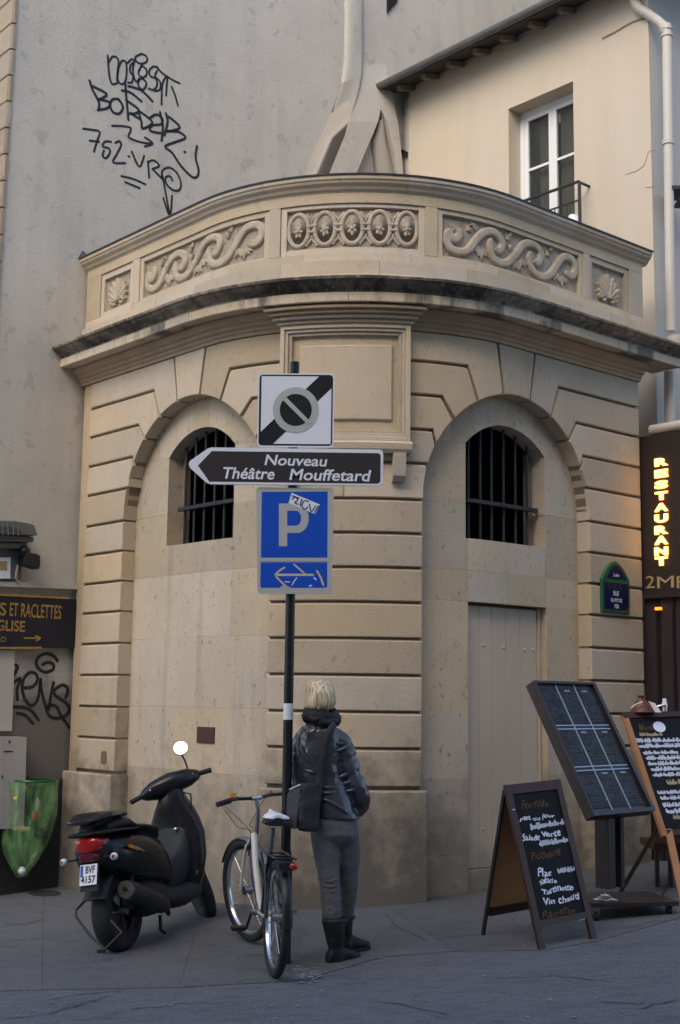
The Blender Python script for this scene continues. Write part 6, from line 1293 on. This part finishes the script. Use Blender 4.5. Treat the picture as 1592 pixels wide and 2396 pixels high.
# hair: bob with blunt ends, ridged in strands
def hair():
    m_ = MB(); secs = []; n = 72
    for i, (py, cx, rx, ry, dy) in enumerate(((1588.5, 748, .012, .012, .0), (1589.5, 748, .035, .040, .0), (1594, 748, .062, .070, .0), (1603, 749, .083, .094, .0), (1616, 750, .095, .110, -.003), (1630, 750.5, .099, .116, -.008), (1642, 750, .0985, .113, -.014), (1652, 749, .093, .103, -.020), (1659, 748, .082, .09, -.026), (1662, 747, .060, .06, -.03))):
        c_ = w(cx, py, dy); sec = []
        for k in range(n):
            a = 2*math.pi*k/n; g_ = 1+(.010*math.sin(23*a+i*.25)+.008*math.sin(41*a-i*.2))*min(1, i/3)
            x = math.cos(a)*rx*g_; y = math.sin(a)*ry*g_
            if y > 0 and i > 3: y *= .62      # face side open
            dz = .006*math.sin(9*a) if i == 8 else 0
            sec.append(c_+Vector((x, y, dz)))
        secs.append(sec)
    m_.ring(secs); return m_.build('hair', 'hair', wm, smooth=2, sub=1)
hair()
MB().ell(w(780.5, 1643, -.028), (.010, .018, .030)).build('ear', 'skin', wm, smooth=True)
# jacket
j_ = MB()
loftw(j_, [(750, 1688, 24, .065, 0), (749, 1697, 36, .082), (748, 1708, 47, .098), (747, 1725, 53, .112), (747, 1750, 53, .120), (749, 1785, 49, .116), (756, 1818, 47, .108), (766, 1842, 48, .108), (774, 1865, 51, .114), (779, 1890, 51, .125), (787, 1912, 55, .132), (788, 1916, 52, .128)], 28, 2.3)
arm_ = smooth2([tuple(w(776, 1716, .0)), tuple(w(792, 1722, .0)), tuple(w(804, 1742, .0)), tuple(w(812, 1775, -.01)), tuple(w(822, 1812, -.01)), tuple(w(838, 1848, -.01)), tuple(w(847, 1872, .02)), tuple(w(842, 1893, .06)), tuple(w(836, 1900, .075))], 5) if False else None
def puff(pts, rs, k, amp):
    out = []; rr = []
    for i in range(len(pts)-1):
        for j in range(6):
            t_ = j/6; out.append(pts[i].lerp(pts[i+1], t_)); rr.append(rs[i]+(rs[i+1]-rs[i])*t_)
    out.append(pts[-1]); rr.append(rs[-1]); n = len(out)
    return out, [r_*(1+amp*(abs(math.sin(math.pi*k*i/n))-.6)) for i, r_ in enumerate(rr)]
ap, ar = puff([w(776, 1722, .0), w(790, 1728, .0), w(803, 1745, .0), w(812, 1775, -.01), w(822, 1812, -.01), w(838, 1848, -.01), w(847, 1872, .02), w(842, 1893, .06), w(836, 1900, .075)], [.050, .062, .067, .064, .060, .060, .056, .048, .040], 8, .16)
j_.tube(ap, ar, 18)
j_.tube([w(722, 1722, .01), w(711, 1728, .02), w(704, 1742, .03), w(700, 1780, .04), w(702, 1830, .05), (w(716, 1864, .10)), w(730, 1880, .15)], [.050, .058, .060, .056, .050, .047, .042], 16)
jk = j_.build('leather_jacket', 'leather', wm); rem(jk, .0075, 8, [(.013, .10, None), (.006, .03, None)])
# jacket seams, hem and belt folds
def onback(px, dpt): 
    # depth of the jacket back at a photo position
    return [w(x, y, dpt-.004*k) for k, (x, y) in enumerate(px)]
for pts, r_ in (([(707, 1700, -.095), (718, 1716, -.112), (720, 1724, -.118)], .0035), ([(741, 1703, -.10), (730, 1716, -.117), (720, 1724, -.118)], .0035), ([(725, 1694, -.09), (722, 1708, -.108), (720, 1724, -.118)], .0035)):
    MB().tube([w(*p) for p in pts], r_, 6).build('jacket_seam', 'black_matt', wm, smooth=True)
# creases across the sleeve and waist: soft raised folds
r = random.Random(4)
fold_ = MB()
for (pts, r0) in (([(776, 1727, -.06), (790, 1740, -.085), (806, 1738, -.075)], .011), ([(774, 1748, -.065), (790, 1757, -.082), (812, 1748, -.072), (824, 1738, -.03)], .012), ([(780, 1826, -.06), (800, 1817, -.075), (822, 1806, -.06)], .012), ([(790, 1838, -.06), (812, 1832, -.07), (836, 1822, -.05)], .012), ([(800, 1852, -.05), (822, 1850, -.066), (846, 1842, -.045)], .012), ([(742, 1836, -.108), (765, 1843, -.115), (790, 1842, -.10)], .010), ([(744, 1852, -.112), (768, 1856, -.12), (792, 1852, -.10)], .010), ([(745, 1868, -.12), (770, 1875, -.13), (800, 1892, -.13), (815, 1905, -.12)], .012), ([(703, 1740, -.10), (712, 1768, -.11), (732, 1788, -.118)], .010), ([(712, 1800, -.085), (728, 1806, -.105), (742, 1812, -.11)], .010)):
    P = smooth2(pts, 5); n = len(P); m_ = MB().tube([w(p[0], p[1], p[2]+.008) for p in P], [max(.002, r0*1.15*math.sin(math.pi*(i+.5)/n)) for i in range(n)], 10); m_.build('jacket_fold', 'leather', wm, smooth=2)
# scarf rolls
m_ = MB(); c_ = w(751, 1671, -.005)
for k, (dz, rr_, ra, sh) in enumerate(((.010, .030, .078, 0), (-.028, .036, .088, .4), (-.008, .030, .082, 1.1))):
    m_.tube([c_+Vector((math.cos(a)*ra*(1.0), math.sin(a)*ra*.95, dz+.012*math.sin(2*a+sh)+(.010 if math.cos(a) < 0 else -.010))) for a in np.linspace(0, 2*math.pi, 29)[:-1]], [rr_*(1+.18*math.sin(3*a+k)) for a in np.linspace(0, 2*math.pi, 29)[:-1]], 12, closed=True)
o = m_.build('scarf', 'scarf', wm); rem(o, .007, 3, [(.016, .03, None)])
# trousers
t_ = MB(); loftw(t_, [(780, 1896, 44, .115, 0), (783, 1925, 52, .125), (784, 1952, 54, .125), (784, 1968, 50, .11, .01), (784, 1980, 38, .08, .01), (784, 1990, 22, .05, .01)], 24, 2.3)
t_.tube([w(762, 1945, -.01), w(764, 1985, -.015), w(768, 2030, -.02), w(772, 2065, -.025), w(774, 2100, -.022), w(776, 2150, -.02), w(777, 2164, -.02)], [.092, .087, .071, .061, .060, .056, .054], 18)
t_.tube([w(806, 1945, .01), w(811, 1985, .03), w(815, 2030, .06), w(817, 2065, .08), w(815, 2095, .11), w(811, 2140, .15), w(810, 2152, .155)], [.090, .083, .066, .056, .054, .046, .045], 18)
tr = t_.build('trousers', 'jeans', wm); rem(tr, .0075, 6, [(.012, .09, None), (.007, .02, None)])
for (pts, r0) in (([(752, 2056, -.065), (772, 2062, -.09), (792, 2054, -.07)], .009), ([(751, 2068, -.065), (770, 2075, -.088), (792, 2070, -.07)], .009), ([(755, 2084, -.06), (774, 2088, -.085), (791, 2082, -.068)], .007), ([(799, 2060, .045), (816, 2066, .022), (836, 2058, .045)], .008), ([(798, 2073, .05), (815, 2080, .035), (834, 2074, .05)], .008), ([(742, 1950, -.09), (765, 1958, -.11), (790, 1950, -.105), (822, 1936, -.09)], .008)):
    P = smooth2(pts, 5); n = len(P); MB().tube([w(p[0], p[1], p[2]+.0085) for p in P], [max(.0015, r0*1.2*math.sin(math.pi*(i+.5)/n)) for i in range(n)], 10).build('trouser_fold', 'jeans', wm, smooth=2)
# boots
def boot(cx, ytop, ybot, d, toe, hw):
    gzv = w(cx, ybot, d).z; b = MB(); tv = Vector(toe).normalized()
    zt = w(cx, ytop, d).z; c0 = w(cx, ybot, d); base = Vector((c0.x, c0.y, 0))
    for f_, k_ in ((0, 1), ):
        secs = []
        for t, rx, ry, sh in ((1, hw*1.08, .068, -.022), (.97, hw*1.10, .070, -.022), (.8, hw*1.02, .066, -.018), (.55, hw*.86, .058, -.008), (.35, hw*.74, .052, .0), (.2, hw*.74, .055, .005), (.05, hw*.74, .056, .006), (0.0, hw*.70, .052, .006)):
            c_ = base+tv*sh+Vector((0, 0, gzv+(zt-gzv)*t)); secs.append(hsec(c_, rx, ry, 20))
        b.ring(secs)
    n_ = Vector((-tv.y, tv.x, 0)); secs = []
    for x, wd2, h in ((-.062, .022, .055), (-.055, .034, .075), (-.02, .040, .10), (.04, .042, .092), (.09, .046, .068), (.13, .046, .054), (.165, .038, .044), (.185, .02, .03)):
        secs.append([base+tv*x+n_*a+Vector((0, 0, gzv+h/2+bb)) for a, bb in sup(18, wd2, h/2, 2.6)])
    b.ring(secs); return b
for args, nm in (((786, 2148, 2252, -.06, (.72, .62, 0), .066), 'boot'), ((810, 2142, 2224, .15, (.75, .62, 0), .052), 'boot')):
    bo = boot(*args).build(nm, 'boot', wm); rem(bo, .0065, 4, [(.010, .05, None)])
    c0 = w(args[0], args[2], args[3]); tv = Vector(args[4]).normalized(); n_ = Vector((-tv.y, tv.x, 0))
    m_ = MB(); m_.poly([c0+tv*x+n_*y+Vector((0, 0, -.006)) for x, y in ((-.066, -.02), (-.066, .02), (-.03, .042), (.06, .044), (.12, .050), (.17, .036), (.19, 0), (.17, -.036), (.12, -.050), (.06, -.044), (-.03, -.042))], (0, 0, .018)); m_.build('boot_sole', 'rubber', wm)
    m_ = MB(); c1 = w(args[0]-1, args[1]+3, args[3]); m_.tube([c1+Vector((math.cos(t)*args[5]*1.08, math.sin(t)*.07, .003*math.sin(3*t))) for t in np.linspace(0, 2*math.pi, 21)[:-1]], .007, 6, closed=True); m_.build('boot_cuff', 'boot', wm, smooth=True)
# shoulder bag with broad strap
bg_ = thing('shoulder_bag', 'dark messenger bag with grey flap hanging at the hip of the person by the post', 'bag', tuple(w(712, 1944, -.14)))
def bpt(x, y, d): return w(x, y, d)
m_ = MB()
secs = []
for (y, xl, xr, dd) in ((1833, 708, 742, -.14), (1842, 700, 743, -.145), (1880, 698, 745, -.155), (1920, 696, 745, -.16), (1938, 697, 743, -.158), (1945, 704, 738, -.15)):
    c_ = w((xl+xr)/2, y, dd); secs.append([c_+Matrix.Rotation(.35, 3, 'Z')@Vector((a, b, 0)) for a, b in sup(20, (xr-xl)/2*pxm*1.05, .052, 4)])
m_.ring(secs); o = m_.build('bag_body', 'bagmat', bg_); rem(o, .006, 3, [(.012, .07, None)])
m_ = MB(); P = [w(*p) for p in ((671, 1862, -.17), (678, 1848, -.165), (703, 1837, -.18), (706, 1842, -.185), (701, 1880, -.20), (693, 1940, -.21), (671, 1938, -.19), (670, 1890, -.18))]
m_.poly(P, (.02, .055, 0)); o = m_.build('bag_flap', 'bagflap', bg_, bevel=.008)
m_ = MB(); m_.tube([w(678, 1848, -.168), w(690, 1842, -.175), w(704, 1836, -.182)], .006, 8); m_.build('flap_edge', 'signgrey', bg_, smooth=True)
MB().box(w(706, 1866, -.20), (.012, .004, .03)).build('bag_buckle', 'steel', bg_)
MB().tube([w(704, 1845, -.20), w(707, 1862, -.205), w(704, 1876, -.205)], .004, 6).build('zip_pull', 'black', bg_)
def ribbon(pts, wd2, th, name, mt_, par):
    P = [w(*p) for p in smooth2(pts, 4)]; n = len(P); secs = []
    for i, p in enumerate(P):
        t = (P[min(i+1, n-1)]-P[max(i-1, 0)]).normalized(); nn = Vector((.15, -1, 0)).normalized(); x = t.cross(nn).normalized(); nn = x.cross(t).normalized()
        secs.append([p+x*a+nn*b for a, b in ((-wd2/2, 0), (-wd2/2*.9, th), (wd2/2*.9, th), (wd2/2, 0))])
    return MB().ring(secs).build(name, mt_, par, smooth=2)
ribbon([(786, 1690, -.03), (780, 1697, -.105), (770, 1716, -.132), (762, 1740, -.143), (756, 1775, -.145), (751, 1810, -.135), (747, 1842, -.145), (742, 1880, -.165), (738, 1915, -.175)], .044, .007, 'bag_strap', 'bagmat', bg_)

# chewing gum spots and grit on the pavement
r = random.Random(77); m_ = MB()
for k in range(90):
    x, y = r.uniform(0, 1592), r.uniform(2130, 2390); p = G(x, y); rr_ = r.uniform(.005, .014); m_.add([(p[0]+math.cos(i*math.pi/3)*rr_, p[1]+math.sin(i*math.pi/3)*rr_, gz(p[0])+.0085) for i in range(6)], [tuple(range(6))])
o = m_.build('gum_spots', 'splash'); o['kind'] = 'stuff'; tag(o, 'scattered pale gum spots and grit on pavement and road', 'litter')
